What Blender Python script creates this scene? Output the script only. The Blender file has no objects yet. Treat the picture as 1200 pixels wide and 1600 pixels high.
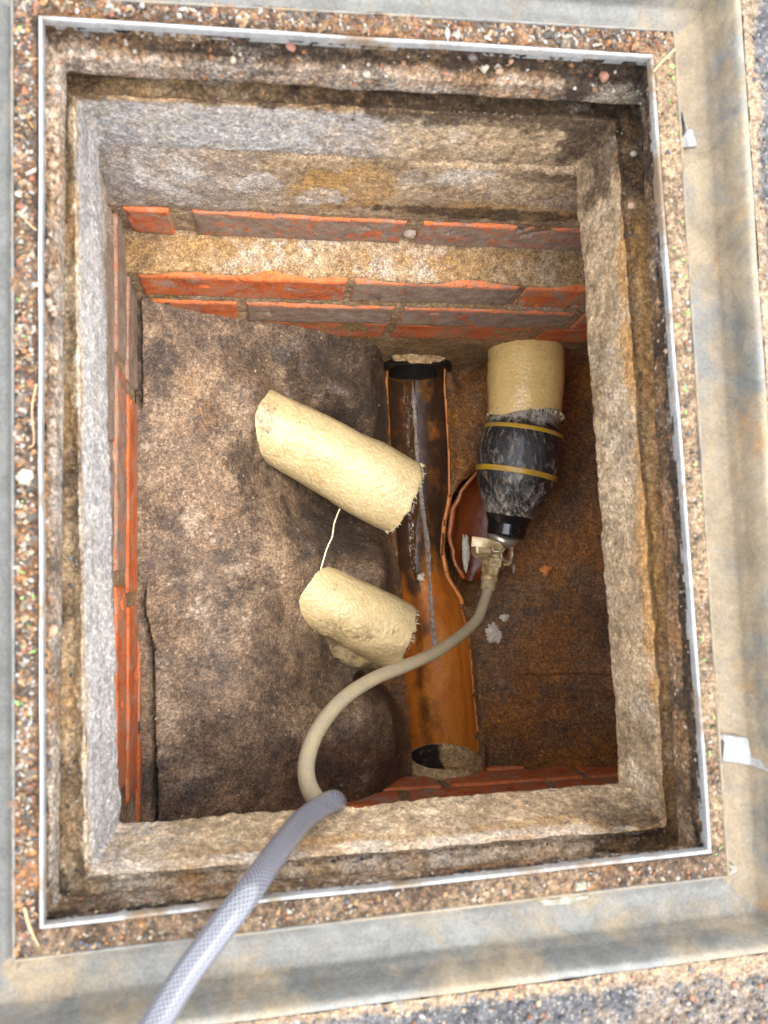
import bpy, math, random
import numpy as np
from mathutils import Vector, Matrix
R = math.radians
random.seed(7); rng = np.random.default_rng(7)
S = bpy.context.scene

# ------------------------------------------------------------------ camera
F_PX, NX, NY, PHI, CAM_H = 1180.0, 425.0, 865.0, R(1.0), 0.52     # photograph is 1200 x 1600
_d = np.array([(NX-600)/F_PX, (800-NY)/F_PX, -1.0]); _d /= np.linalg.norm(_d)
_Z = -_d; _e = np.array([math.cos(PHI), math.sin(PHI), 0.0]); _X = _e-(_e@_Z)*_Z; _X /= np.linalg.norm(_X); _Y = np.cross(_Z, _X)
CM = np.stack([_X, _Y, _Z], 1)                                     # world -> camera rotation
cam_d = bpy.data.cameras.new('camera'); cam = bpy.data.objects.new('camera', cam_d); S.collection.objects.link(cam)
W2 = Matrix(CM.T.tolist()).to_4x4(); cam.matrix_world = Matrix.Translation((0, 0, CAM_H)) @ W2
cam_d.sensor_fit = 'VERTICAL'; cam_d.sensor_height = 9.6; cam_d.sensor_width = 7.2
cam_d.lens = F_PX/1600*9.6; cam_d.clip_start = 0.02; cam_d.clip_end = 500
cam_d.dof.use_dof = True; cam_d.dof.focus_distance = 0.98; cam_d.dof.aperture_fstop = 1.8
S.camera = cam
S.render.resolution_x = 768; S.render.resolution_y = 1024

# ------------------------------------------------------------------ light
SUN_EL, SUN_AZ = R(76), R(-20)      # azimuth measured from +X towards +Y
world = bpy.data.worlds.new('World'); S.world = world; world.use_nodes = True
wn = world.node_tree.nodes; wl = world.node_tree.links
sky = wn.new('ShaderNodeTexSky'); sky.sky_type = 'NISHITA'; sky.sun_disc = False
sky.sun_elevation = SUN_EL; sky.sun_rotation = math.pi/2-SUN_AZ; sky.air_density = 1.0; sky.dust_density = 1.5; sky.ozone_density = 0.6
hs = wn.new('ShaderNodeHueSaturation'); hs.inputs['Saturation'].default_value = 0.22; wl.new(sky.outputs[0], hs.inputs['Color']); wl.new(hs.outputs[0], wn['Background'].inputs[0])   # thin overcast: a nearly colourless sky; wn['Background'].inputs[1].default_value = 0.10
sd = bpy.data.lights.new('sun', 'SUN'); sd.energy = 0.9; sd.angle = R(34); sd.color = (1.0, 0.89, 0.74)
sun = bpy.data.objects.new('sun', sd); S.collection.objects.link(sun)
sdir = Vector((math.cos(SUN_EL)*math.cos(SUN_AZ), math.cos(SUN_EL)*math.sin(SUN_AZ), math.sin(SUN_EL)))
sun.rotation_euler = sdir.to_track_quat('Z', 'Y').to_euler()
S.view_settings.view_transform = 'Standard'; S.view_settings.look = 'None'; S.view_settings.gamma = 1
S.view_settings.exposure = 0.55
S.render.engine = 'CYCLES'
S.cycles.max_bounces = 8; S.cycles.diffuse_bounces = 6

# ------------------------------------------------------------------ helpers
def un(px, py, z):
    """point at height z seen at photograph pixel (px, py)"""
    r = CM.T @ np.array([(px-600)/F_PX, (800-py)/F_PX, -1.0])
    return r*((z-CAM_H)/r[2])+np.array([0, 0, CAM_H])
def U2(px, py, z): return un(px, py, z)[:2]

def _hash(ix, iy, iz, seed):
    h = (ix.astype(np.int64)*374761393+iy.astype(np.int64)*668265263+iz.astype(np.int64)*2147483647+seed*974634777) & 0xffffffff
    h = ((h ^ (h >> 13))*1274126177) & 0xffffffff
    h = ((h ^ (h >> 16))*2246822519) & 0xffffffff
    return ((h ^ (h >> 15)) & 0xffff)/32767.5-1.0
def vnoise(P, s, seed=0):
    Q = np.asarray(P, float)*s; I = np.floor(Q).astype(np.int64); f = Q-I; w = f*f*f*(f*(f*6-15)+10)
    out = 0
    for dx in (0, 1):
        for dy in (0, 1):
            for dz in (0, 1):
                wt = (w[:, 0] if dx else 1-w[:, 0])*(w[:, 1] if dy else 1-w[:, 1])*(w[:, 2] if dz else 1-w[:, 2])
                out = out+wt*_hash(I[:, 0]+dx, I[:, 1]+dy, I[:, 2]+dz, seed)
    return out
def fbm(P, s, o=4, seed=0, r=0.5):
    t = 0; a = 1.0; n = 0
    for k in range(o):
        t = t+a*vnoise(P, s*2.03**k, seed+k*17); n += a; a *= r
    return t/n
def sstep(a, b, x):
    t = np.clip((x-a)/(b-a), 0, 1); return t*t*(3-2*t)
def p3(x, y=None, z=None):
    x = np.asarray(x, float)
    return np.stack([x, np.asarray(y)+0*x, np.asarray(z)+0*x], 1)

def link(name, V, Fs, mat=None, parent=None, uv=None, attrs=None, smooth=True, mats=None, mi=None):
    me = bpy.data.meshes.new(name)
    me.from_pydata(np.asarray(V, float).tolist(), [], [tuple(map(int, f)) for f in Fs]); me.update()
    if smooth: me.polygons.foreach_set('use_smooth', [True]*len(me.polygons))
    if uv is not None:
        l = me.uv_layers.new(name='UVMap'); idx = np.empty(len(me.loops), int); me.loops.foreach_get('vertex_index', idx)
        l.data.foreach_set('uv', np.asarray(uv, float)[idx].ravel())
    for k, a in (attrs or {}).items():
        a = np.asarray(a, float)
        if a.ndim == 1:
            at = me.attributes.new(k, 'FLOAT', 'POINT'); at.data.foreach_set('value', a)
        else:
            at = me.color_attributes.new(k, 'FLOAT_COLOR', 'POINT'); at.data.foreach_set('color', np.c_[a, np.ones(len(a))].ravel())
    for m in (mats or ([mat] if mat else [])): me.materials.append(m)
    if mi is not None: me.polygons.foreach_set('material_index', list(mi))
    o = bpy.data.objects.new(name, me); S.collection.objects.link(o)
    if parent:
        o.parent = parent; o.matrix_parent_inverse = parent.matrix_world.inverted()
    return o
def tag(o, label=None, cat=None, group=None, kind=None):
    for k, v in (('label', label), ('category', cat), ('group', group), ('kind', kind)):
        if v: o[k] = v
    return o
def thing(name, label, cat, loc=(0, 0, 0), group=None):
    o = bpy.data.objects.new(name, None); S.collection.objects.link(o); o.location = loc
    o.empty_display_size = 0.02; o.matrix_world = Matrix.Translation(loc)
    return tag(o, label, cat, group)
def gridF(nu, nv, closed_u=False, flip=False):
    Fs = []
    for j in range(nv-1):
        for i in range(nu if closed_u else nu-1):
            a = j*nu+i; b = j*nu+(i+1) % nu; f = (a, b, b+nu, a+nu); Fs.append(f[::-1] if flip else f)
    return Fs
def resample(pts, n):
    pts = np.asarray(pts, float); d = np.r_[0, np.cumsum(np.linalg.norm(np.diff(pts, axis=0), axis=1))]
    t = np.linspace(0, d[-1], n); return np.stack([np.interp(t, d, pts[:, k]) for k in range(pts.shape[1])], 1)
def spline(pts, n):
    pts = np.asarray(pts, float); P = np.vstack([2*pts[0]-pts[1], pts, 2*pts[-1]-pts[-2]]); out = []
    for i in range(1, len(P)-2):
        for t in np.linspace(0, 1, 24, endpoint=False):
            a, b, c, d = P[i-1], P[i], P[i+1], P[i+2]
            out.append(0.5*((2*b)+(-a+c)*t+(2*a-5*b+4*c-d)*t*t+(-a+3*b-3*c+d)*t**3))
    out.append(pts[-1]); return resample(np.array(out), n)
def tube(path, rad, seg=24, disp=None, caps=True):
    """path (n,3), rad (n,) -> V, F, uv ; uv.x runs along in metres, uv.y runs round 0..1"""
    path = np.asarray(path, float); n = len(path); rad = np.broadcast_to(np.asarray(rad, float), (n,))
    T = np.gradient(path, axis=0); T /= np.linalg.norm(T, axis=1)[:, None]
    N = np.cross(T[0], [0.3, 0.1, 0.9]); N /= np.linalg.norm(N); V = []; uv = []
    L = np.r_[0, np.cumsum(np.linalg.norm(np.diff(path, axis=0), axis=1))]
    for i in range(n):
        N = N-(N@T[i])*T[i]; N /= np.linalg.norm(N); B = np.cross(T[i], N)
        for k in range(seg+1):
            a = 2*math.pi*k/seg; V.append(path[i]+rad[i]*(math.cos(a)*N+math.sin(a)*B)); uv.append((L[i], k/seg))
    V = np.array(V); uv = np.array(uv)
    if disp is not None:
        c = np.repeat(path, seg+1, 0); dd = V-c; dd /= np.maximum(np.linalg.norm(dd, axis=1)[:, None], 1e-9); V = V+dd*disp(V, uv)[:, None]
        V[seg::seg+1] = V[0::seg+1]
    Fs = gridF(seg+1, n)
    if caps:
        for i, fl in ((0, True), (n-1, False)):
            V = np.vstack([V, path[i]]); uv = np.vstack([uv, [L[i], 0.5]]); c = len(V)-1; b = i*(seg+1)
            for k in range(seg):
                f = (b+k, b+k+1, c); Fs.append(f[::-1] if fl else f)
    return V, Fs, uv
def polysd(P, poly):
    """signed distance of 2-D points to polygon (negative inside)"""
    poly = np.asarray(poly, float); d = np.full(len(P), 1e9); ins = np.zeros(len(P), bool)
    for i in range(len(poly)):
        a, b = poly[i-1], poly[i]; e = b-a; w = P-a
        t = np.clip((w@e)/(e@e), 0, 1); d = np.minimum(d, np.linalg.norm(w-t[:, None]*e, axis=1))
        c = ((a[1] > P[:, 1]) != (b[1] > P[:, 1]))
        with np.errstate(divide='ignore', invalid='ignore'):
            xx = a[0]+(P[:, 1]-a[1])*(b[0]-a[0])/(b[1]-a[1]+1e-15)
        ins ^= c & (P[:, 0] < xx)
    return np.where(ins, -d, d)
def blob(P, c, r, seed=0, warp=0.5):
    """soft-edged ragged spot mask round 3-D/2-D centre c; r scalar or per axis"""
    c = np.asarray(c, float); q = (P[:, :len(c)]-c)/np.asarray(r, float); d = np.linalg.norm(q, axis=1)
    d = d+warp*fbm(P, 45, 4, seed)+0.35*warp*fbm(P, 260, 2, seed+5)
    return 1-sstep(0.75, 1.1, d)

# ------------------------------------------------------------------ materials
class NT:
    def __init__(s, name):
        s.m = bpy.data.materials.new(name); s.m.use_nodes = True; s.t = s.m.node_tree; s.b = s.t.nodes['Principled BSDF']
        tc = s.t.nodes.new('ShaderNodeTexCoord'); s.co = tc.outputs['Object']; s.uv = tc.outputs['UV']
    def n(s, kind, **kw):
        o = s.t.nodes.new(kind)
        for k, v in kw.items(): setattr(o, k, v)
        return o
    def put(s, sock, v):
        if isinstance(v, bpy.types.NodeSocket): s.t.links.new(v, sock)
        elif isinstance(v, tuple) and len(v) == 3 and sock.type == 'RGBA': sock.default_value = (*v, 1)
        else: sock.default_value = v
    def noise(s, scale, detail=6, rough=0.6, co=None, dist=0.0, out='Fac'):
        o = s.n('ShaderNodeTexNoise'); o.inputs['Scale'].default_value = scale; o.inputs['Detail'].default_value = detail
        o.inputs['Roughness'].default_value = rough; o.inputs['Distortion'].default_value = dist
        s.put(o.inputs['Vector'], co or s.co); return o.outputs[out]
    def voro(s, scale, feature='F1', out='Distance', co=None, rnd=1.0):
        o = s.n('ShaderNodeTexVoronoi'); o.feature = feature; o.inputs['Scale'].default_value = scale; o.inputs['Randomness'].default_value = rnd
        s.put(o.inputs['Vector'], co or s.co); return o.outputs[out]
    def ramp(s, fac, stops, interp='LINEAR'):
        o = s.n('ShaderNodeValToRGB'); o.color_ramp.interpolation = interp; e = o.color_ramp.elements
        while len(e) < len(stops): e.new(0.5)
        for k, (p, c) in enumerate(stops):
            e[k].position = p; e[k].color = (*c, 1) if isinstance(c, tuple) else (c, c, c, 1)
        s.put(o.inputs[0], fac); return o.outputs[0]
    def mix(s, f, a, b, mode='MIX'):
        o = s.n('ShaderNodeMix', data_type='RGBA', blend_type=mode); s.put(o.inputs[0], f); s.put(o.inputs[6], a); s.put(o.inputs[7], b); return o.outputs[2]
    def math(s, op, a, b=0.0, clamp=False):
        o = s.n('ShaderNodeMath', operation=op, use_clamp=clamp); s.put(o.inputs[0], a); s.put(o.inputs[1], b); return o.outputs[0]
    def attr(s, name, out='Fac'):
        o = s.n('ShaderNodeAttribute'); o.attribute_name = name; return o.outputs[out]
    def mapping(s, scale, co=None, rot=(0, 0, 0)):
        o = s.n('ShaderNodeMapping'); o.inputs['Scale'].default_value = scale; o.inputs['Rotation'].default_value = rot; s.put(o.inputs['Vector'], co or s.co); return o.outputs[0]
    def bump(s, h, dist, strength=1.0, normal=None):
        o = s.n('ShaderNodeBump'); o.inputs['Strength'].default_value = strength; o.inputs['Distance'].default_value = dist; s.put(o.inputs['Height'], h)
        if normal: s.put(o.inputs['Normal'], normal)
        return o.outputs[0]
    def done(s, col, rough=0.85, normal=None, metal=0.0, spec=0.4, **kw):
        s.put(s.b.inputs['Base Color'], col); s.put(s.b.inputs['Roughness'], rough); s.put(s.b.inputs['Metallic'], metal)
        s.b.inputs['Specular IOR Level'].default_value = spec
        if normal: s.put(s.b.inputs['Normal'], normal)
        for k, v in kw.items(): s.put(s.b.inputs[k.replace('_', ' ')], v)
        return s.m

def stone(name, cols, base=14, grain=420, gamt=0.55, stains=(), rough=0.9, bd=0.0012, specks=None, spec=0.3, wet=None, streak=None, sat=1.14, cell=0.30):
    """weathered mineral surface. cols: three or more colours dark -> light; stains: (attribute, colour, strength), real stains and painted shade"""
    t = NT(name)
    n = len(cols); big = t.noise(base, 10, 0.72, dist=0.3)
    lo, hi = 0.30, 0.70
    c = t.ramp(big, [(lo+(hi-lo)*k/(n-1), cols[k]) for k in range(n)])
    med = t.noise(base*7, 6, 0.7)
    c = t.mix(0.75, c, t.ramp(med, [(0.3, 0.50), (0.5, 1.0), (0.72, 1.65)]), 'MULTIPLY')
    if streak:
        sn = t.noise(1.0, 6, 0.6, co=t.mapping(streak)); c = t.mix(0.6, c, t.ramp(sn, [(0.3, 0.55), (0.5, 1.0), (0.7, 1.4)]), 'MULTIPLY')
    for k, (a, col, st) in enumerate(stains):
        f = t.attr(a); g = t.noise(170+60*k, 6, 0.75)
        g0 = t.noise(38+9*k, 7, 0.75); nz = t.math('ADD', t.math('MULTIPLY', t.math('SUBTRACT', g, 0.5), 1.5), t.math('MULTIPLY', t.math('SUBTRACT', g0, 0.5), 1.3))
        m = t.math('MULTIPLY', t.ramp(t.math('ADD', f, t.math('MULTIPLY', nz, t.ramp(f, [(0.0, 0.25), (0.25, 1.0)]))), [(0.18, 0.0), (0.95, 1.0)]), st)
        c = t.mix(m, c, t.mix(t.noise(350, 4, 0.7), tuple(v*0.72 for v in col), tuple(min(1, v*1.3) for v in col)))
    g1 = t.noise(grain, 4, 0.8); g2 = t.noise(grain*2.4, 2, 0.7)
    c = t.mix(gamt, c, t.ramp(g1, [(0.36, 0.16), (0.5, 0.95), (0.64, 2.0)]), 'MULTIPLY')
    gm = t.noise(150, 5, 0.75); c = t.mix(0.7, c, t.ramp(gm, [(0.34, 0.45), (0.5, 1.0), (0.66, 1.55)]), 'MULTIPLY')
    c = t.mix(gamt*0.8, c, t.ramp(g2, [(0.34, 0.4), (0.5, 1.0), (0.68, 1.8)]), 'MULTIPLY')
    vcell = t.n('ShaderNodeSeparateColor'); t.put(vcell.inputs[0], t.voro(grain*1.15, out='Color')); c = t.mix(cell, c, t.ramp(vcell.outputs[0], [(0.0, 0.42), (0.45, 0.95), (0.85, 1.35), (1.0, 1.9)]), 'MULTIPLY')
    vc2 = t.n('ShaderNodeSeparateColor'); t.put(vc2.inputs[0], t.voro(grain*.45, out='Color')); c = t.mix(cell*.6, c, t.ramp(vc2.outputs[1], [(0.0, 0.45), (0.3, 0.95), (0.85, 1.15), (1.0, 1.8)]), 'MULTIPLY')
    if specks:
        for (sc, lim, col) in specks:
            v = t.voro(sc, rnd=1.0); cc = t.voro(sc, out='Color'); sel = t.n('ShaderNodeSeparateColor'); t.put(sel.inputs[0], cc)
            m = t.math('MULTIPLY', t.ramp(v, [(0.22, 1.0), (0.34, 0.0)]), t.ramp(sel.outputs[0], [(lim, 0.0), (lim+0.02, 1.0)]))
            c = t.mix(m, c, col)
    hv = t.n('ShaderNodeHueSaturation'); hv.inputs['Saturation'].default_value = sat; hv.inputs['Value'].default_value = 0.92; t.put(hv.inputs['Color'], c); c = hv.outputs[0]
    h = t.math('ADD', t.math('ADD', t.math('MULTIPLY', med, 1.6), t.math('MULTIPLY', gm, 1.2)), t.math('ADD', t.math('MULTIPLY', g1, 0.8), t.math('MULTIPLY', g2, 0.3)))
    nb = t.bump(h, bd, 0.9)
    r = rough
    if wet: r = t.ramp(t.noise(wet[0], 5, 0.6), [(0.4, wet[1]), (0.62, rough)])
    return t.done(c, r, nb, spec=spec)

M = {}
M['ring'] = stone('cast concrete', [(0.135, 0.094, 0.058), (0.265, 0.195, 0.125), (0.38, 0.30, 0.205)], 10, 380, 0.5,
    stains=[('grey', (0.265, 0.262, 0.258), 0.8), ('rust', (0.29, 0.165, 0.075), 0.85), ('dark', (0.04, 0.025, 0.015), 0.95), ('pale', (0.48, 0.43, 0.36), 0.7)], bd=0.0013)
M['render'] = stone('sand cement render', [(0.13, 0.085, 0.052), (0.27, 0.195, 0.125), (0.38, 0.30, 0.21)], 16, 480, 0.6,
    stains=[('grey', (0.30, 0.28, 0.265), 0.75), ('rust', (0.30, 0.175, 0.075), 0.8), ('dark', (0.05, 0.032, 0.018), 0.9), ('pale', (0.50, 0.475, 0.44), 0.72)], bd=0.001)
M['collar'] = stone('rough bedding mortar', [(0.05, 0.030, 0.017), (0.15, 0.095, 0.055), (0.28, 0.20, 0.135)], 24, 300, 0.6,
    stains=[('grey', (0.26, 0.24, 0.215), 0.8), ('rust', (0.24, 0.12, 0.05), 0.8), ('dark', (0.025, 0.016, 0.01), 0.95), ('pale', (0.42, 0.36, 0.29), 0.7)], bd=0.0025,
    specks=[(150, 0.88, (0.30, 0.14, 0.08)), (210, 0.88, (0.40, 0.35, 0.30))])
M['floor'] = stone('cement benching', [(0.040, 0.028, 0.021), (0.105, 0.072, 0.049), (0.20, 0.138, 0.09)], 11, 330, 0.62,
    stains=[('tan', (0.27, 0.19, 0.125), 0.75), ('dark', (0.046, 0.036, 0.030), 0.78), ('rust', (0.36, 0.155, 0.048), 0.8), ('pale', (0.36, 0.285, 0.215), 0.6)], rough=0.8, bd=0.0007,
    specks=[(200, 0.965, (0.34, 0.25, 0.17))], wet=(9, 0.5), sat=1.12, cell=0.28)
M['soil'] = stone('gritty soil', [(0.02, 0.013, 0.009), (0.075, 0.045, 0.026), (0.19, 0.125, 0.075)], 34, 240, 0.7,
    stains=[('rust', (0.28, 0.115, 0.03), 0.7), ('pale', (0.25, 0.175, 0.105), 0.85), ('dark', (0.03, 0.025, 0.02), 0.8)], bd=0.003,
    specks=[(230, 0.9, (0.25, 0.15, 0.08)), (290, 0.9, (0.3, 0.26, 0.21))], sat=1.02)
M['tarmac'] = stone('tarmac', [(0.045, 0.044, 0.047), (0.095, 0.092, 0.092), (0.17, 0.16, 0.15)], 30, 240, 0.6, stains=[('pale', (0.27, 0.185, 0.11), 0.95)], bd=0.004,
    specks=[(230, 0.6, (0.20, 0.175, 0.15)), (300, 0.7, (0.28, 0.24, 0.19))], sat=1.0)

def brickmat():
    t = NT('clay brick'); a = t.attr('tone')
    big = t.noise(28, 8, 0.7, dist=0.4)
    red = t.ramp(big, [(0.3, (0.27, 0.045, 0.010)), (0.5, (0.46, 0.100, 0.020)), (0.7, (0.55, 0.155, 0.045))])
    grey = t.ramp(t.noise(60, 8, 0.75), [(0.3, (0.11, 0.066, 0.042)), (0.5, (0.20, 0.138, 0.100)), (0.7, (0.32, 0.24, 0.18))])
    f = t.math('ADD', a, t.math('MULTIPLY', t.math('SUBTRACT', t.noise(38, 8, 0.7, dist=1.2), 0.5), 1.5))
    c = t.mix(t.ramp(f, [(0.42, 0.0), (0.60, 1.0)]), red, grey)
    sm = t.ramp(t.noise(33, 9, .78, dist=.7), [(.47, 0.0), (.62, .85)]); c = t.mix(sm, c, (0.27, 0.20, 0.14)); c = t.mix(t.attr('pale'), c, (0.33, 0.26, 0.21))
    c = t.mix(t.math('MULTIPLY', t.attr('arris'), t.ramp(t.noise(110, 7, .75), [(.38, .1), (.58, 1.0)])), c, (0.56, 0.15, 0.045))
    g = t.noise(420, 5, 0.8)
    c = t.mix(0.5, c, t.ramp(g, [(0.34, 0.45), (0.5, 1.0), (0.68, 1.5)]), 'MULTIPLY')
    c = t.mix(t.ramp(t.voro(170), [(0.10, 0.75), (0.2, 0.0)]), c, (0.05, 0.02, 0.012))
    return t.done(c, 0.82, t.bump(t.math('ADD', t.noise(90, 6, 0.7), t.math('MULTIPLY', g, 0.4)), 0.0016), spec=0.35)
M['brick'] = brickmat()

def metalmat(name, c0, c1, dirt, rough=0.42, dscale=22):
    t = NT(name); n = t.noise(dscale, 9, 0.7, dist=0.5)
    base = t.mix(t.noise(70, 6, 0.7), c0, c1)
    pass
    d = t.math('ADD', t.attr('dirt'), t.math('MULTIPLY', t.math('SUBTRACT', n, 0.5), 1.5))
    dm = t.ramp(d, [(0.35, 0.0), (0.65, 1.0)])
    dcol = t.mix(t.noise(26, 7, 0.75), tuple(v*0.55 for v in dirt), tuple(min(1, v*1.35) for v in dirt))
    c = t.mix(dm, base, dcol)
    r2 = t.ramp(t.math('ADD', t.attr('rust'), t.math('MULTIPLY', t.math('SUBTRACT', t.noise(50, 8, 0.75), 0.5), 1.6)), [(0.45, 0.0), (0.75, 0.85)])
    c = t.mix(r2, c, (0.24, 0.13, 0.05))
    g = t.noise(420, 4, 0.75); c = t.mix(0.4, c, t.ramp(g, [(0.35, 0.55), (0.5, 1.0), (0.66, 1.4)]), 'MULTIPLY')
    scr = t.noise(34, 8, 0.75, dist=.6); c = t.mix(0.45, c, t.ramp(scr, [(0.35, 0.5), (0.65, 1.4)]), 'MULTIPLY')
    rg = t.mix(dm, (rough,)*3, (0.85,)*3); mt = t.mix(dm, (0.35,)*3, (0.0,)*3)
    return t.done(c, rg, t.bump(t.math('ADD', g, t.math('MULTIPLY', n, 1.5)), 0.0006), metal=mt)
M['rail'] = metalmat('weathered galvanised steel', (0.095, 0.096, 0.090), (0.165, 0.163, 0.150), (0.185, 0.148, 0.098), 0.6)
M['steel'] = metalmat('bright steel edge', (0.17, 0.17, 0.17), (0.30, 0.30, 0.29), (0.13, 0.09, 0.055), 0.45, 40)

# ------------------------------------------------------------------ lofted quads (the shaft's stepped mouth)
def perim(quad, n, rnd=0):
    q = np.asarray(quad, float); L = []
    ts = np.linspace(0, 1, n, endpoint=False)
    for i in range(4):
        a, b = q[i], q[(i+1) % 4]; L.append(a+(b-a)*ts[:, None])
    P = np.vstack(L)
    if rnd:
        k = np.ones(2*rnd+1)/(2*rnd+1); Q = np.vstack([P[-rnd:], P, P[:rnd]]); P = np.stack([np.convolve(Q[:, j], k, 'valid') for j in (0, 1)], 1)
    return P
def outset(quad, o):
    q = np.asarray(quad, float); sgn = np.array([[-1, 1], [1, 1], [1, -1], [-1, -1]]); return q+sgn*np.asarray(o)
def pq(pix, z): return np.array([U2(x, y, z) for x, y in pix])
def loft(levels, n=200, step=0.0022, rnd=2):
    """levels: (quad, z). returns V, faces, outward 2-D normal per vertex, side index/param"""
    rows = []
    for (q0, z0), (q1, z1) in zip(levels[:-1], levels[1:]):
        a, b = perim(q0, n, rnd), perim(q1, n, rnd); d = np.abs(b-a).max()+abs(z1-z0); m = max(2, int(d/step))
        for k in range(m):
            f = k/m; rows.append(np.c_[a*(1-f)+b*f, np.full(4*n, z0*(1-f)+z1*f)])
    a = perim(levels[-1][0], n, rnd); rows.append(np.c_[a, np.full(4*n, levels[-1][1])])
    G = np.array(rows)                                     # (rows, 4n, 3)
    du = np.roll(G, -1, 1)-np.roll(G, 1, 1); dv = np.gradient(G, axis=0); N = np.cross(du, dv); N /= np.maximum(np.linalg.norm(N, axis=2)[..., None], 1e-9)
    V = G.reshape(-1, 3); N = N.reshape(-1, 3)
    side = np.tile(np.repeat(np.arange(4), n), len(rows))
    return V, gridF(4*n, len(rows), closed_u=True), N, side
TOP, RIGHT, BOT, LEFT = 0, 1, 2, 3

Q_RIM = pq([(66, 33), (1014, 91), (1105, 1327), (70, 1442)], 0)
Q_A1 = pq([(104, 114), (1001, 164), (1060, 1326), (92, 1400)], -0.05)
Q_CT = pq([(116, 148), (962, 186), (1043, 1292), (134, 1370)], -0.064)
Q_CB = pq([(157, 228), (897, 262), (965, 1222), (190, 1283)], -0.135)
RAIL_IN = pq([(22, -4), (1050, 52), (1134, 1366), (25, 1497)], 0)
RAIL_OUT = outset(RAIL_IN, 0.054)

# mortar collar: rough bed of pebbly mortar between the frame and the first ring
V, Fs, N, side = loft([(outset(Q_RIM, 0.0015), -0.0035), (outset(Q_RIM, 0.004), -0.014), ((outset(Q_RIM, 0.006)+Q_A1)/2+(outset(Q_RIM, 0.006)-Q_RIM)*0.5, -0.028), (Q_A1, -0.033), (Q_A1, -0.05), (outset(Q_A1, 0.016), -0.056)], 260, 0.0019)
up = sstep(-0.034, -0.024, V[:, 2])
rag = fbm(V, 55, 5, 3); lump = np.abs(fbm(V, 120, 3, 9))
amp = np.where(side == LEFT, 0.0035, 0.0045)
V = V + N*0 + (np.sign(0)+1)*0
d2 = np.zeros_like(V)
d2 = N*((rag*0.0030*(0.25+up)+(lump-0.25)*0.011*(0.05+up))[:, None])
V = V+d2
V[:, 2] += fbm(V, 30, 3, 21)*0.003*(1-sstep(-0.012, -0.004, V[:, 2]))
at = dict(grey=np.clip((1-up)*0.6+fbm(V, 18, 3, 31)*0.5, 0, 1)*np.where(side == RIGHT, 0.25, 1)*np.where(side == BOT, .35, 1),
          rust=np.clip(fbm(V, 14, 4, 33)*0.9+np.where(side == RIGHT, 0.35, 0.22)*1.0, 0, 1),
          dark=np.clip(.12*(side == RIGHT)+.8*blob(V, un(990, 170, -.03), (.06, .06, .05), 41)+up*np.where(side == LEFT, .15, .75)+fbm(V, 25, 3, 35)*0.8+0.15, 0, 1), pale=np.clip(fbm(V, 22, 3, 37)*0.9-0.05+0.3*(side == LEFT), 0, 1))  # dark: far right corner and right side carry shade painted into the colour
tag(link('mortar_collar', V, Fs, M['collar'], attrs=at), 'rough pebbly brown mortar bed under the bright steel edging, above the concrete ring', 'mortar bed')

# concrete ring
V, Fs, N, side = loft([(outset(Q_CT, 0.03), -0.076), (outset(Q_CT, 0.009), -0.074), (outset(Q_CT, 0.001), -0.0655), (Q_CT, -0.067), (Q_CB, -0.132), (outset(Q_CB, 0.003), -0.136), (outset(Q_CB, 0.05), -0.138)], 300, 0.0019)
rg = fbm(V, 40, 5, 51)
led = np.maximum(sstep(-0.076, -0.066, V[:, 2]), (np.arange(len(V)) < 4*300*20)*1.0)
V = V+N*((rg*0.0022+fbm(V, 12, 3, 52)*0.003+np.abs(fbm(V, 90, 3, 53))*0.0022*(0.3+led))[:, None])
V[:, 2] += 0.004*fbm(V, 45, 4, 57)*led
# broken, ragged lower arris
low = 1-sstep(-0.134, -0.124, V[:, 2]); V += N*((np.abs(fbm(V, 110, 3, 58))*0.003*low)[:, None])
sx = V[:, 0]; sy = V[:, 1]; rs = (side == RIGHT)*1.0; ls = (side == LEFT)*1.0; ts = (side == TOP)*1.0; bs = (side == BOT)*1.0
rust = np.clip(rs*(0.9*blob(V, un(1000, 480, -.064), (.05, .09, .02), 3)+led*0.75+0.5*blob(V, un(990, 950, -.066), (.05, .14, .016), 4))+bs*(led*.6+.4*blob(V, un(700, 1320, -.08), (.25, .1, .012), 6))+ts*led*.6+ls*led*np.clip(.25+.8*fbm(V, 20, 4, 69), 0, .6)+0.35*fbm(V, 20, 4, 61)*(1-ls*(1-led)), 0, 1)
dark = np.clip(ts*(.10+.3*fbm(V, 11, 4, 13))+ts*(0.8*blob(V, un(800, 170, -.07), (.20, .05, .016), 8)+0.9*blob(V, un(940, 195, -.09), (.045, .06, .05), 9)+0.5*led)+bs*0.6*blob(V, un(990, 1270, -.09), (.045, .08, .03), 10)+rs*0.7*blob(V, un(965, 215, -.08), (.05, .06, .05), 11)+rs*(.12+.25*fbm(V, 10, 4, 12))+0.35*fbm(V, 26, 3, 63)+ls*led*np.clip(.3+.9*fbm(V, 24, 4, 70), 0, .9), 0, 1)  # far right corner and far ledge darkened in colour for shade, among real stains
grey = np.clip(ls*(1-led)*1.0+ts*(1-led)*sstep(0.22, 0.0, sx)*0.85+bs*sstep(-0.02, -0.12, sx)*0.4+0.2*fbm(V, 15, 3, 65), 0, 1)
pale = np.clip(0.5*fbm(V, 30, 4, 67)+ls*0.05*(1-led)+0.5*(1-sstep(0.0, 0.004, np.abs(V[:, 2]+0.066)))*ls+bs*.55*blob(V, un(600, 1310, -.07), (.25, .1, .012), 6)+rs*.12, 0, 1)
tag(link('concrete_ring', V, Fs, M['ring'], attrs=dict(rust=rust, dark=dark, grey=grey, pale=pale)), 'rectangular grey brown precast concrete ring stepping in below the mortar bed', 'concrete ring')

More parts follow.
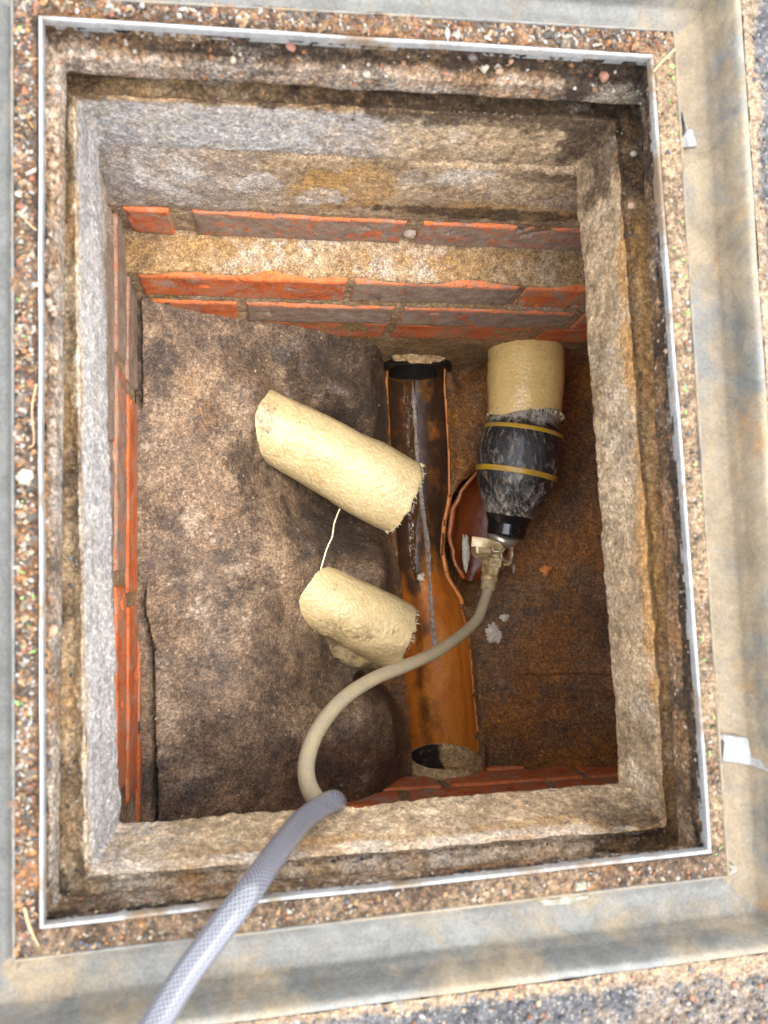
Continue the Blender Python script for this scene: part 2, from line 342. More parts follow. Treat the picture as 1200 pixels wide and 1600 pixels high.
# ------------------------------------------------------------------ brick chamber
X0, X1, Y0, Y1 = -0.158, 0.560, -0.360, 0.349
ch = thing('brick_chamber', 'red brick and cement walls of the inspection chamber below the concrete ring', 'brick wall', (0.17, 0, -0.8))
HOLES = []
def cut(V, Fs):
    """drop the faces of a wall where a pipe passes through it"""
    ox, ix = un(694, 1180, -.715)[0], un(650, 575, -.685)[0]; V = np.asarray(V); F = np.array(Fs); c = V[F].mean(1)
    b = ((np.hypot(c[:, 0]-ox, c[:, 2]+.716) < .0565) & (c[:, 1] < -.3)) | ((np.hypot(c[:, 0]-ix, c[:, 2]+.680) < .053) & (c[:, 1] > .28))
    return F[~b]
def panel(name, fn, nu, nv, mat, ramp=0.0, seed=0, attrs=None, flip=False):
    u, v = np.meshgrid(np.linspace(0, 1, nu), np.linspace(0, 1, nv)); P, Nn = fn(u.ravel(), v.ravel())
    V = P+Nn*(ramp*fbm(P, 30, 5, seed)+ramp*0.5*fbm(P, 160, 3, seed+2))[:, None]
    return link(name, V, gridF(nu, nv, flip=flip), mat, ch, attrs=attrs(V) if attrs else None)
# far wall (image top): profile (y, z) down the wall
prof = np.array([(Y1+0.012, -0.128), (Y1+0.004, -0.14), (Y1+0.001, -0.20), (Y1+0.0005, -0.243), (Y1+0.003, -0.255), (Y1+0.003, -0.307), (Y1-0.004, -0.312),
                 (Y1-0.028, -0.316), (Y1-0.036, -0.320), (Y1-0.0385, -0.328), (Y1-0.041, -0.38), (Y1-0.044, -0.39), (Y1-0.0475, -0.455), (Y1-0.045, -0.47), (Y1-0.046, -0.53), (Y1-0.045, -0.62), (Y1-0.045, -0.95)])
prof = resample(prof, 260)
xs = np.linspace(X0-0.01, X1, 330)
G = np.stack([np.repeat(xs[None], 260, 0), np.repeat(prof[:, :1], 330, 1), np.repeat(prof[:, 1:], 330, 1)], 2).reshape(-1, 3)
ledge = sstep(-0.306, -0.312, G[:, 2])*(1-sstep(-0.322, -0.330, G[:, 2]))
V = G.copy(); V[:, 1] += 0.0018*fbm(G, 35, 5, 71)+0.0010*fbm(G, 150, 3, 72)-0.006*ledge*fbm(G, 22, 3, 75)
V[:, 2] += 0.004*ledge*fbm(G, 20, 4, 73)
P = V
at = dict(grey=np.clip(sstep(0.06, -0.1, P[:, 0])*sstep(-0.31, -0.2, P[:, 2])*0.8+fbm(P, 14, 3, 76)*0.5, 0, 1),
    rust=np.clip(0.85*blob(P, un(540, 290, -.19), (.055, .1, .045), 12)+0.6*blob(P, un(800, 310, -.22), (.12, .1, .02), 14)+0.55*ledge+sstep(-.33, -.45, P[:, 2])*0.6+0.4*fbm(P, 18, 4, 77), 0, 1),
    dark=np.clip(0.9*blob(P, un(770, 320, -.225), (.13, .1, .014), 15)+0.7*blob(P, un(850, 250, -.15), (.06, .1, .012), 17)+0.4*fbm(P, 30, 4, 79)+0.25*sstep(-.42, -.55, P[:, 2])+.6*blob(P, un(215, 385, -.31), (.03, .04, .02), 18), 0, 1),
    pale=np.clip(0.62*blob(P, un(260, 285, -.19), (.035, .1, .045), 19, .9)+0.62*blob(P, un(395, 290, -.19), (.024, .1, .024), 20, .8)+0.66*blob(P, un(500, 305, -.21), (.026, .1, .018), 21, .8)+0.42*blob(P, un(700, 265, -.16), (.05, .1, .018), 22)
        +ledge*(0.42*blob(P, un(620, 402, -.314), (.06, .05, .03), 23, .9)+0.38*blob(P, un(400, 402, -.314), (.045, .05, .03), 24, .9)+.25*blob(P, un(840, 405, -.314), (.03, .05, .03), 24))+0.4*fbm(P, 40, 4, 81)-.05, 0, 1))
tag(link('mortar_render', V, cut(V, gridF(330, 260)), M['render'], ch, attrs=at), 'patchy grey and ochre cement render between and above the far brick courses')

def bricks(name, specs, face, label=None):
    """specs: (u0, u1, z0, z1, tone, proud, seed). face(u, z, out) -> world point, u along the wall, out towards the room"""
    AV, AF, tone, arr, pale = [], [], [], [], []; off = 0
    for (u0, u1, z0, z1, tn, pr, sd) in specs:
        L = u1-u0; Hh = z0-z1; nu = max(6, int(L/0.0018)); nv = max(6, int(Hh/0.0018))
        a = np.linspace(0, 1, nu+4); b = np.linspace(0, 1, nv+4)
        uu, vv = np.meshgrid(a, b); uu = uu.ravel(); vv = vv.ravel()
        eu = np.minimum(uu, 1-uu)*L; ev = np.minimum(vv, 1-vv)*Hh; e = np.minimum(eu, ev)
        Uw = u0+uu*L; Zw = z0-vv*Hh; q = p3(Uw, 0.37*sd, Zw)
        edge = 0.0024*fbm(q, 75, 5, sd+1)+0.0050*np.minimum(0, fbm(q, 38, 4, sd+2)); e2 = e+edge
        out = pr*sstep(-0.001, 0.0035, e2)-0.013*(e2 < -0.0012)-0.004*(e <= 0)*0-0.012*(e < 1e-6)+0.0007*fbm(q, 60, 5, sd+3)+0.0010*fbm(q, 20, 3, sd+4)
        out -= 0.004*sstep(0.45, 0.62, fbm(q, 40, 4, sd+9))
        Uw = Uw+0.0006*fbm(q, 90, 2, sd+5)
        V = face(Uw, Zw, out); AV.append(V)
        AF += [tuple(x+off for x in f) for f in gridF(nu+4, nv+4)]; off += len(V)
        tone.append(np.full(len(V), tn)); topb = (vv*Hh < 0.0075+0.002*fbm(q, 60, 3, sd+6))*(e2 < 0.008)
        arr.append(np.clip(0.9*topb+0.65*(1-sstep(0.0008, 0.0026, e2)), 0, 1)*(.3 if tn >= 1 or 200 <= sd < 400 else 1)); pale.append(np.clip(sstep(0.25, 0.7, fbm(q, 26, 5, sd+8))*0.8, 0, 1))
    return tag(link(name, np.vstack(AV), cut(np.vstack(AV), AF), M['brick'], ch, attrs=dict(tone=np.concatenate(tone), arris=np.concatenate(arr), pale=np.concatenate(pale))), label)
def ux(px, py, z, y):   # x on the far wall plane seen at this pixel
    r = un(px, py, z)-np.array([0, 0, CAM_H]); r = r/r[1]*y; return r[0]
def fx(px, z): return un(px, 400, z)[0]
profS = prof[np.argsort(prof[:, 1])]
def face_far(U, Zw, out):
    y = np.interp(Zw, profS[:, 1], profS[:, 0]); return np.stack([U, y-out, Zw], 1)
r1, r2, r3, r4 = (-0.250, -0.309), (-0.322, -0.381), (-0.392, -0.452), (-0.463, -0.523)
sp = []
def add_far(row, z, x0, x1, tn, pr=0.003):
    sp.append((x0, x1, row[0], row[1], tn, pr, len(sp)*11+3))
add_far(r1, 0, fx(198, -.28), fx(271, -.28), 0.2, .004)
add_far(r1, 0, fx(302, -.28), fx(632, -.28), 0.62, .0035)
add_far(r1, 0, fx(653, -.28), fx(653, -.28)+.222, 0.60, .0035); add_far(r1, 0, fx(653, -.28)+.232, X1, .5)
add_far(r2, 0, fx(218, -.35), fx(541, -.35), 0.10, .0035)
add_far(r2, 0, fx(547, -.35), fx(803, -.35), 0.72, .003)
add_far(r2, 0, fx(809, -.35), fx(809, -.35)+.2, 0.45, .0035)
add_far(r3, 0, fx(235, -.42), fx(373, -.42), 0.05, .003)
add_far(r3, 0, fx(384, -.42), fx(613, -.42), 0.72, .003)
add_far(r3, 0, fx(622, -.42), fx(890, -.42), 0.66, .003); add_far(r3, 0, fx(899, -.42), X1, .3)
add_far(r4, 0, fx(410, -.49), fx(600, -.49), .2, .0005); add_far(r4, 0, fx(612, -.49), fx(830, -.49), .3, .0005); add_far(r4, 0, fx(840, -.49), X1, .3, .001)
bricks('brick_courses', sp, face_far, 'weathered orange and grey brick courses of the far wall')

# left wall
zz = np.linspace(-0.125, -0.60, 190); ys = np.linspace(Y0-0.0, Y1, 300)
G = np.stack([np.full((190, 300), X0), np.repeat(ys[None], 190, 0), np.repeat(zz[:, None], 300, 1)], 2).reshape(-1, 3)
V = G.copy(); V[:, 0] += 0.0016*fbm(G, 35, 5, 91)+0.0009*fbm(G, 150, 3, 92)+0.007*(1-sstep(-0.235, -0.225, -(-G[:, 2]))*0)*sstep(-0.25, -0.20, G[:, 2])
at = dict(grey=np.clip(0.75+fbm(V, 14, 3, 93)*.5, 0, 1)*sstep(-.32, -.2, V[:, 2]), rust=np.clip(.35+.5*fbm(V, 18, 3, 94), 0, 1), dark=np.clip(.2+.5*fbm(V, 25, 3, 95), 0, 1), pale=np.clip(.3+.5*fbm(V, 30, 3, 96), 0, 1))
link('mortar_render', V, gridF(300, 190), M['render'], ch, attrs=at)
def face_left(U, Zw, out): return np.stack([X0+out+0*U, -U, Zw], 1)     # u runs towards the viewer's bottom
def ly(py, z): return -un(200, py, z)[1]
sp = []
def add_l(row, a, b, tn, pr=.004): sp.append((a, b, row[0], row[1], tn, pr, 200+len(sp)*13))
for (row, cuts, tns) in (((-.205, -.262), (330, 690, 1010, 1300), (.95, .85, .55)), ((-.270, -.325), (300, 560, 905, 1262), (.75, .6, .3)), ((-.333, -.392), (330, 604, 938, 1270), (.75, .12, .12)), ((-.40, -.46), (330, 500, 820, 1140, 1300), (.2, .2, .2, .2))):
    for (a, b), tn in zip(zip(cuts[:-1], cuts[1:]), tns): add_l(row, ly(a, row[0])+.006, ly(b, row[0])-.006, tn)
bricks('brick_courses', sp, face_left, 'orange brick courses of the left wall, upper ones smeared grey')
# near wall (image bottom) and right wall
G = np.stack([np.repeat(np.linspace(X0, X1, 260)[None], 200, 0), np.full((200, 260), Y0), np.repeat(np.linspace(-0.13, -0.9, 200)[:, None], 260, 1)], 2).reshape(-1, 3)
V = G.copy(); V[:, 1] += 0.002*fbm(G, 35, 5, 101)
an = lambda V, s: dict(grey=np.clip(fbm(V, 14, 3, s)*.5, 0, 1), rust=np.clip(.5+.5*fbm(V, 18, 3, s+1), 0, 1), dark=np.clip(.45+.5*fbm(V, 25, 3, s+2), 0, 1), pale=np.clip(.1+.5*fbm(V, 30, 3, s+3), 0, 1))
link('mortar_render', V, cut(V, gridF(260, 200, flip=True)), M['render'], ch, attrs=an(V, 111))
sp = []; rows = [(-.20-.0705*k, -.26-.0705*k) for k in range(9)]
for k, row in enumerate(rows):
    u = X0-0.07*(k % 2)-.03
    while u < X1:
        a, b = max(u, X0), min(u+.215, X1)
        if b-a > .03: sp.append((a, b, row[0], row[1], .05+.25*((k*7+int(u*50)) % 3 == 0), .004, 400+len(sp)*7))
        u += .226
bricks('brick_courses', sp, lambda U, Zw, out: np.stack([U, Y0+out, Zw], 1), 'shaded red brick courses of the near wall')
G = np.stack([np.full((150, 220), X1), np.repeat(np.linspace(Y0, Y1, 220)[None], 150, 0), np.repeat(np.linspace(-0.13, -0.9, 150)[:, None], 220, 1)], 2).reshape(-1, 3)
V = G.copy(); V[:, 0] += 0.002*fbm(G, 35, 5, 121); link('mortar_render', V, gridF(220, 150, flip=True), M['render'], ch, attrs=an(V, 131))
sp = []
for k, row in enumerate(rows):
    u = Y0-.07*(k % 2)
    while u < Y1-.05:
        a, b = max(u, Y0), min(u+.215, Y1-.05)
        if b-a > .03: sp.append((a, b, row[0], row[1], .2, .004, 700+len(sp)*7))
        u += .226
bricks('brick_courses', sp, lambda U, Zw, out: np.stack([X1-out, U, Zw], 1), 'brick courses of the right wall under the overhanging ring')

# ------------------------------------------------------------------ chamber floor (benching) as one height sheet
CH_Z = -0.685
def chz(y): return -0.680-0.037*(y-560)/600.0
ch_st = [(560, 607, 694), (600, 606, 694), (700, 611, 700), (770, 615, 701), (815, 618, 692), (860, 621, 688), (900, 624, 696), (935, 627, 717), (1000, 630, 733), (1080, 634, 739), (1160, 639, 747)]
chan_poly = [U2(l, y, chz(y)) for y, l, r in ch_st]+[U2(r, y, chz(y)) for y, l, r in ch_st[::-1]]
chan_poly = [U2(607, 530, CH_Z)]+chan_poly[:11]+[U2(640, 1230, -.715), U2(748, 1230, -.715)]+chan_poly[11:]+[U2(694, 530, CH_Z)]
br_poly = [U2(x, y, CH_Z+.01) for x, y in ((698, 790), (722, 757), (748, 735), (800, 725), (806, 800), (784, 878), (752, 915), (738, 948), (722, 945), (696, 880))]
PIT = [U2(x, y, -.655) for x, y in ((634, 955), (612, 1000), (596, 1040), (572, 1046), (560, 1054), (585, 1066), (606, 1080), (622, 1102), (640, 1118))]
CP = [(213, 462, -.385), (212, 580, -.39), (212, 700, -.392), (214, 950, -.40), (226, 1280, -.42), (250, 520, -.40), (300, 482, -.42), (370, 494, -.445), (500, 520, -.50), (610, 537, -.54), (700, 545, -.56), (800, 545, -.575), (905, 548, -.58), (1000, 548, -.585),
      (300, 600, -.415), (300, 750, -.42), (300, 900, -.42), (300, 1050, -.425), (300, 1180, -.435), (380, 560, -.455), (368, 640, -.436), (384, 622, -.438), (386, 660, -.440), (384, 700, -.442), (372, 740, -.440), (410, 606, -.450), (450, 565, -.49), (520, 580, -.53), (580, 600, -.58), (595, 660, -.61), (598, 560, -.585),
      (440, 608, -.515), (520, 655, -.575), (590, 705, -.63), (470, 575, -.475), (545, 620, -.525), (400, 730, -.475), (418, 765, -.485), (470, 800, -.555), (540, 840, -.605), (580, 856, -.60), (425, 830, -.455), (440, 880, -.46), (555, 888, -.545), (520, 862, -.545), (590, 885, -.56), (605, 845, -.64), (612, 935, -.62), (608, 898, -.575), (600, 925, -.59), (480, 868, -.490), (470, 905, -.482), (452, 925, -.480), (458, 968, -.50), (485, 1010, -.535), (490, 850, -.50),
      (400, 900, -.45), (430, 950, -.465), (450, 1000, -.485), (430, 1080, -.465), (500, 1050, -.55), (540, 1066, -.575), (600, 1030, -.63), (610, 1000, -.63), (578, 1084, -.548), (550, 1120, -.520), (500, 1120, -.50), (600, 1120, -.560), (618, 1150, -.585), (592, 1190, -.570), (550, 1190, -.53), (622, 1195, -.62),
      (570, 1235, -.575), (520, 1250, -.56), (450, 1245, -.50), (400, 1200, -.455), (400, 1100, -.445), (480, 1200, -.505), (350, 1270, -.45), (620, 1222, -.65),
      (705, 580, -.665), (715, 650, -.668), (720, 720, -.67), (760, 560, -.66), (760, 650, -.665), (900, 600, -.64), (940, 800, -.64), (990, 900, -.62), (1000, 1100, -.62), (960, 1100, -.64), (960, 1220, -.665), (900, 1000, -.655), (850, 850, -.66), (790, 950, -.672), (748, 1000, -.678), (755, 1100, -.68), (765, 1175, -.70), (850, 1205, -.69), (800, 1100, -.675), (900, 1200, -.675), (690, 1215, -.70), (830, 720, -.665)]
cpw = np.array([[*U2(x, y, z), z] for x, y, z in CP])
def tps(cp, P, lam=2e-6):
    def phi(r2): return 0.5*r2*np.log(r2+1e-12)
    n = len(cp); A = np.zeros((n+3, n+3)); D = ((cp[:, None, :2]-cp[None, :, :2])**2).sum(2); A[:n, :n] = phi(D)+lam*np.eye(n); A[:n, n] = 1; A[:n, n+1:] = cp[:, :2]; A[n:, :n] = A[:n, n:].T
    w = np.linalg.solve(A, np.r_[cp[:, 2], 0, 0, 0]); out = np.empty(len(P))
    for i in range(0, len(P), 20000):
        q = P[i:i+20000]; D = ((q[:, None]-cp[None, :, :2])**2).sum(2); out[i:i+20000] = phi(D)@w[:n]+w[n]+q@w[n+1:]
    return out
nx, ny = 370, 390
gx, gy = np.meshgrid(np.linspace(X0+.002, X1+.005, nx), np.linspace(Y1-.04, Y0-.005, ny)); g2 = np.c_[gx.ravel(), gy.ravel()]
Hh = tps(cpw, g2)
Hh = np.minimum(Hh, -0.375)
q3 = np.c_[g2, Hh]
sdp = polysd(g2, PIT)+0.002*fbm(q3, 45, 3, 145)
sd = np.minimum(polysd(g2, chan_poly), polysd(g2, br_poly))+0.002*fbm(q3, 45, 3, 141)
Hh = Hh+0.0016*fbm(q3, 14, 3, 142)+0.0008*fbm(q3, 70, 4, 143)+0.0006*fbm(q3, 220, 2, 144)
# crack line between benching and the left bricks
crk = np.abs(g2[:, 0]-(X0+0.006+0.011*sstep(.02, -.12, g2[:, 1])+0.011*sstep(.05, -.1, g2[:, 1])*fbm(q3, 16, 5, 151)+.001*fbm(q3, 120, 3, 152))); cdep = (1-sstep(0.0008, 0.0028, crk))*np.clip(sstep(0.17, 0.19, g2[:, 1])+sstep(-0.02, -.06, g2[:, 1]), 0, 1); Hh -= 0.02*cdep
# fine crack on the right floor
ck = un(880, 1057, -.655); m2 = np.abs(g2[:, 1]-ck[1]-0.004*fbm(p3(g2[:, 0], 0, 0), 25, 3, 5)); cd2 = (1-sstep(.0004, .0016, m2))*sstep(ck[0]-.09, ck[0]-.05, g2[:, 0])*(1-sstep(ck[0]+.07, ck[0]+.1, g2[:, 0])); Hh -= .006*cd2
rim = sstep(0.0, 0.016, sd); left = g2[:, 0] < 0.25
Hh = np.where(left, Hh*1.0+(np.minimum(Hh, CH_Z)-Hh)*0, Hh)
Hh = Hh-(Hh-(CH_Z+0.0))*(1-sstep(-0.001, np.where(left, .046, .016), sd))*(sd > -0.001)*1.0          # rolls over down to the pipe edge
Hh = Hh-(np.maximum(Hh, -.70)+.70)*(1-sstep(-.004, .020, sdp)); Hh = np.where(sd < 0.0005, -0.80, Hh)
V = np.c_[g2, Hh]; P = V
D = {'tan': np.clip(0.34*sstep(0.14, 0.0, P[:, 0])+1.0*fbm(P, 26, 6, 161, .7)+0.45*blob(P, U2(430, 820, -.49), (.02, .08), 162, .6)+0.4*blob(P, U2(290, 700, -.42), (.05, .10), 163, .8)+.35*blob(P, U2(455, 1000, -.48), (.015, .06), 167, .8)+.3*blob(P, U2(590, 1120, -.55), (.03, .03), 168, 1.), 0, 1)*sstep(.3, .12, P[:, 0]),
     'dark': np.clip(0.22+1.2*fbm(P, 24, 6, 164, .7)+0.6*blob(P, U2(250, 560, -.4), (.02, .035), 165, .8)+0.7*blob(P, U2(500, 825, -.57), (.06, .045), 166, .6)+.5*blob(P, U2(520, 1200, -.53), (.07, .05), 169, 1.)+.4*blob(P, U2(250, 1230, -.42), (.08, .03), 170, 1.)+0.5*blob(P, U2(540, 600, -.54), (.09, .05), 167, .8)+0.45*blob(P, U2(880, 1090, -.65), (.05, .03), 168, .9)+.9*cdep+cd2+.35*blob(P, U2(720, 640, -.66), (.03, .12), 169, .5)+.3*(1-sstep(0, .03, sd))+.9*(1-sstep(-.006, .012, sdp))+1.5*(sd < .001), 0, 1),  # pocket, channel edge and valleys darkened in colour for shade, besides stains
     'rust': np.clip(sstep(0.12, 0.30, P[:, 0])*0.55+0.5*fbm(P, 11, 4, 170), 0, 1),
     'pale': np.clip(1.5*fbm(P, 30, 6, 171, .68)-0.22+0.5*blob(P, U2(270, 700, -.41), (.05, .006), 172, .8)+0.6*blob(P, U2(300, 860, -.42), (.02, .06), 173, 1.0)+0.6*sstep(-.06, -.12, P[:, 1])*(1-sstep(0.0, 0.02, np.abs(P[:, 0]-X0-.028-.012*fbm(P, 20, 3, 174)))), 0, 1)*sstep(.34, .16, P[:, 0])}
fl = link('chamber_floor', V, gridF(nx, ny, flip=True), M['floor'], attrs=D); fl['kind'] = 'structure'; fl['label'] = 'brown stained cement benching sloping down to the open channel'

# ------------------------------------------------------------------ open clay channel
def claymat(name, c0, c1, c2, dark, rough=0.28):
    t = NT(name); n = t.noise(16, 8, 0.7, co=t.mapping((1.6, 0.35, 1)), dist=.6)
    c = t.ramp(n, [(0.3, c0), (0.5, c1), (0.7, c2)])
    d = t.math('ADD', t.attr('dirt'), t.math('MULTIPLY', t.math('SUBTRACT', t.noise(34, 9, 0.78, dist=.4), 0.5), 1.7))
    c = t.mix(t.ramp(d, [(0.26, 0.0), (0.95, 1.0)]), c, dark)
    c = t.mix(t.ramp(t.voro(210), [(0.12, 0.7), (0.22, 0.0)]), c, tuple(v*0.3 for v in c0))
    c = t.mix(t.attr('edge'), c, (0.75, 0.26, 0.09))
    g = t.noise(500, 4, .7); c = t.mix(.35, c, t.ramp(g, [(0.35, .6), (.65, 1.4)]), 'MULTIPLY')
    return t.done(c, t.ramp(t.noise(40, 6, .7), [(.35, rough), (.7, rough+.35)]), t.bump(t.math('ADD', t.noise(120, 5, .7), t.math('MULTIPLY', g, .4)), 0.0007), spec=.55)
M['clay'] = claymat('glazed clay channel', (0.32, 0.085, 0.008), (0.52, 0.165, 0.016), (0.64, 0.25, 0.035), (0.050, 0.022, 0.009))
M['redclay'] = claymat('broken red clay', (0.13, 0.026, 0.007), (0.20, 0.045, 0.010), (0.28, 0.075, 0.018), (0.04, 0.014, 0.008), .2)
M['dark'] = stone('wet black bore', [(0.008, .007, .006), (0.014, .011, .009), (0.03, .02, .014)], 30, 300, .5, rough=.35)  # near black colour for the whole inlet stub
dc = thing('drain_channel', 'orange glazed clay half pipe channel running down the floor, wet and dark stained', 'drain channel', (float(U2(690, 900, CH_Z)[0]), float(U2(690, 900, CH_Z)[1]), CH_Z-.06))
st = []
for y, l, r in ch_st: st.append((*U2(l, y, chz(y)), *U2(r, y, chz(y))))
st = np.array(st); st = np.vstack([st[0]+np.array([0, .02, 0, .02]), st, st[-1]+np.array([0.001, -.045, 0.001, -.045])]); st = resample(st, 200)
def halfpipe(st, depth, n=44, th=0.007, zt=CH_Z, seed=0, zslope=0.0):
    V, dirt, edge = [], [], []; a = np.linspace(0, math.pi, n)
    for i, (lx, lyy, rx, ry) in enumerate(st):
        c = np.array([(lx+rx)/2, (lyy+ry)/2]); h = np.array([rx-lx, ry-lyy])/2; w = np.linalg.norm(h); z = zt-zslope*i/len(st)
        # inside arc then outside arc back
        for k, t in enumerate(a):
            p = c-h*math.cos(t)*1.0; V.append((p[0], p[1], z-depth*math.sin(t)))
        for k, t in enumerate(a[::-1]):
            s = (w+th)/w; p = c-h*s*math.cos(t); V.append((p[0], p[1], z-(depth+th)*math.sin(t)))
    V = np.array(V); m = 2*n; k = np.tile(np.arange(m), len(st))
    ed = ((k <= 0) | (k >= 2*n-1) | (k == n-1) | (k == n))*1.0
    V = V+np.stack([0.0006*fbm(V, 60, 3, seed), 0*V[:, 0], 0.0012*fbm(V, 50, 4, seed+1)], 1)
    return V, gridF(m, len(st), closed_u=True, flip=False), k, ed
V, Fs, k, ed = halfpipe(st, 0.056, seed=181, zt=-.680, zslope=.038)
row = np.repeat(np.linspace(0, 1, 200), 88); ang = np.where(k < 44, k/43.0, 0)   # 0 left .. 1 right
up = 1-sstep(0.45, 0.62, row)
dirt = np.clip(1.0*up-.16*(1-up)+0.5*fbm(V, 30, 5, 182)+0.55*np.exp(-((ang-.46)/.12)**2)*(row > .3)+0.55*np.exp(-((ang-.37)/.07)**2)*sstep(.4, .6, row)+0.34*sstep(.42, .2, ang)*(row > .3)+.85*blob(V, (*U2(635, 860, -.7),), (.015, .04), 183, .7)+.4*(row < .06), 0, 1)
ml = np.where(k < 44, 1, 0)
hp = link('half_pipe', V, Fs, M['clay'], dc, attrs=dict(dirt=dirt*(1-ed), edge=ed*.8*(ang > .5)))
# mouths: a pipe stub into each end wall
def ringtube(c, r0, r1, y0, y1, name, mat, label=None, seed=0, n=56, rag=0.0, z_k=1.0, parent=None, shear=0.0):
    """hollow stub with axis along Y; r0 inner, r1 outer"""
    V = []; ys_ = [y0, y1]
    prof = [(.0005, y1), (r0, y1), (r0, y0), ((r0+r1)/2, y0), (r1, y0), (r1, y1)]; a = np.linspace(0, 2*math.pi, n, endpoint=False)
    for (r, y) in prof:
        for t in a: V.append((c[0]+r*math.cos(t), y, c[1]+r*math.sin(t)*z_k))
    V = np.array(V); fr = np.abs(V[:, 1]-y0) < 1e-6; ang = np.arctan2(V[:, 2]-c[1], V[:, 0]-c[0]); rr = np.hypot(V[:, 2]-c[1], V[:, 0]-c[0])
    V[:, 1] -= fr*shear*(V[:, 2]-c[1])
    nz = fbm(p3(np.cos(ang), np.sin(ang), seed), 4, 4, seed)
    V[:, 1] += fr*rag*nz*np.sign(y0-y1); out = rr > r1-1e-6
    V[out, 0] += rag*nz[out]*np.cos(ang[out])*.8; V[out, 2] += rag*nz[out]*np.sin(ang[out])*.8
    return tag(link(name, V, gridF(n, len(prof), closed_u=True, flip=(y0 < y1)), mat, parent, attrs=dict(dirt=np.full(len(V), .3), edge=np.zeros(len(V)), dark=np.clip((rr < r0+1e-6)*(sstep(.2, -.1, np.cos(ang))*1.3+.1), 0, 1))), label)  # dark: left half of the bore coloured near black
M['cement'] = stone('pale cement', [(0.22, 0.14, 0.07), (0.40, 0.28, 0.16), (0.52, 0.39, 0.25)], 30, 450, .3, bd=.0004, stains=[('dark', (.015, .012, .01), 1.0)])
oc = un(694, 1180, -.715)
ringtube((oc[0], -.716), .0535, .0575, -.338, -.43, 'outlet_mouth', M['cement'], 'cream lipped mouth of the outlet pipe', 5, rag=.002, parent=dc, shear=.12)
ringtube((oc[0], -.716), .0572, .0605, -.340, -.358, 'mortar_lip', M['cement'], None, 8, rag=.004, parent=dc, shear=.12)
ic = un(650, 575, -.685)
ringtube((ic[0], -.680), .050, .057, .292, .40, 'inlet_mouth', M['dark'], 'black wet mouth of the inlet pipe', 6, rag=.001, parent=dc)
# crumb of mortar over inlet
def lumpobj(name, c, r, mat, seed=0, amp=.35, parent=None, n=20, attrs=None, fr=2.2):
    th, ph = np.meshgrid(np.linspace(0, math.pi, n), np.linspace(0, 2*math.pi, 2*n, endpoint=False), indexing='ij')
    d = np.stack([np.sin(th)*np.cos(ph), np.sin(th)*np.sin(ph), np.cos(th)], 2).reshape(-1, 3)
    k = 1+amp*fbm(d+seed*3.1, fr, 4, seed); V = np.asarray(c)+d*np.asarray(r)*k[:, None]
    return link(name, V, gridF(2*n, n, closed_u=True, flip=True), mat, parent, attrs=attrs)
lumpobj('mortar_lip', un(655, 558, -.622), (.033, .010, .008), M['cement'], 11, .6, dc)
# broken branch half pipe in red clay under the plug
bc = thing('broken_branch_channel', 'broken dark red clay branch pipe with jagged edges beside the channel, under the plug', 'broken pipe', (float(U2(735, 820, -.7)[0]), float(U2(735, 820, -.7)[1]), -.72))
bs_ = np.array([(*U2(752, 735, -.66), *U2(812, 735, -.66)), (*U2(728, 765, -.66), *U2(812, 768, -.66)), (*U2(711, 795, -.665), *U2(808, 805, -.665)), (*U2(706, 835, -.67), *U2(800, 845, -.67)), (*U2(712, 872, -.675), *U2(788, 882, -.675)), (*U2(726, 905, -.68), *U2(762, 912, -.68))])
bs_ = resample(bs_, 90)
V, Fs, k, ed = halfpipe(bs_, .052, zt=-.664, seed=191, th=.006, zslope=.014)
rw = np.repeat(np.linspace(0, 1, 90), 88); V[:, 0] += ed*.0065*fbm(V, 50, 5, 195); V[:, 2] += ed*.004*fbm(V, 60, 4, 197)
link('half_pipe', V, Fs, M['redclay'], bc, attrs=dict(dirt=np.clip(.1+.4*fbm(V, 20, 3, 196), 0, 1)*(1-ed), edge=ed*.30))
# black wet pit between channel and branch
pit = [un(x, y, -.735) for x, y in ((690, 850), (705, 850), (722, 900), (738, 935), (728, 960), (705, 930))]

# shallow water thread with foam along the invert
def invert(x, y):
    """height of the half pipe's inner surface under a world point"""
    i = int(np.argmin(np.abs((st[:, 1]+st[:, 3])/2-y))); cx = (st[i, 0]+st[i, 2])/2; hw = (st[i, 2]-st[i, 0])/2; q = min(abs(x-cx)/hw, 1)
    return -.680-.038*i/len(st)-.056*math.sqrt(1-q*q), -.680-.038*i/len(st)-.056
WL = .0016
def strip_on(path, w, name, mat, seed, n=300, nu=14):
    P = spline([un(x, y, chz(y)-.052) for x, y in path], n); T = np.gradient(P, axis=0); T[:, 2] = 0; T /= np.linalg.norm(T, axis=1)[:, None]; Nn = np.stack([-T[:, 1], T[:, 0], 0*T[:, 0]], 1); V = []
    for i in range(n):
        wi = w*max(.25, 1+.9*fbm(P[i:i+1], 45, 4, seed, .7)[0])*min(1, i/25+.2, (n-i)/25+.1)
        for j in range(nu):
            q = j/(nu-1)*2-1; p = P[i]+Nn[i]*q*wi; a_, b_ = invert(p[0], p[1]); V.append((p[0], p[1], max(a_, b_+WL)+.0022*(1-q*q)-.0006))
    V = np.array(V); V[:, 2] += .0004*fbm(V, 300, 3, seed)
    return link(name, V, gridF(nu, n), mat)
tw = NT('dirty water'); M['water'] = tw.done((0.085, 0.036, 0.010), 0.05, tw.bump(tw.noise(90, 4, .6), .0006), spec=.8)
WV = []; iw = range(4, 118)
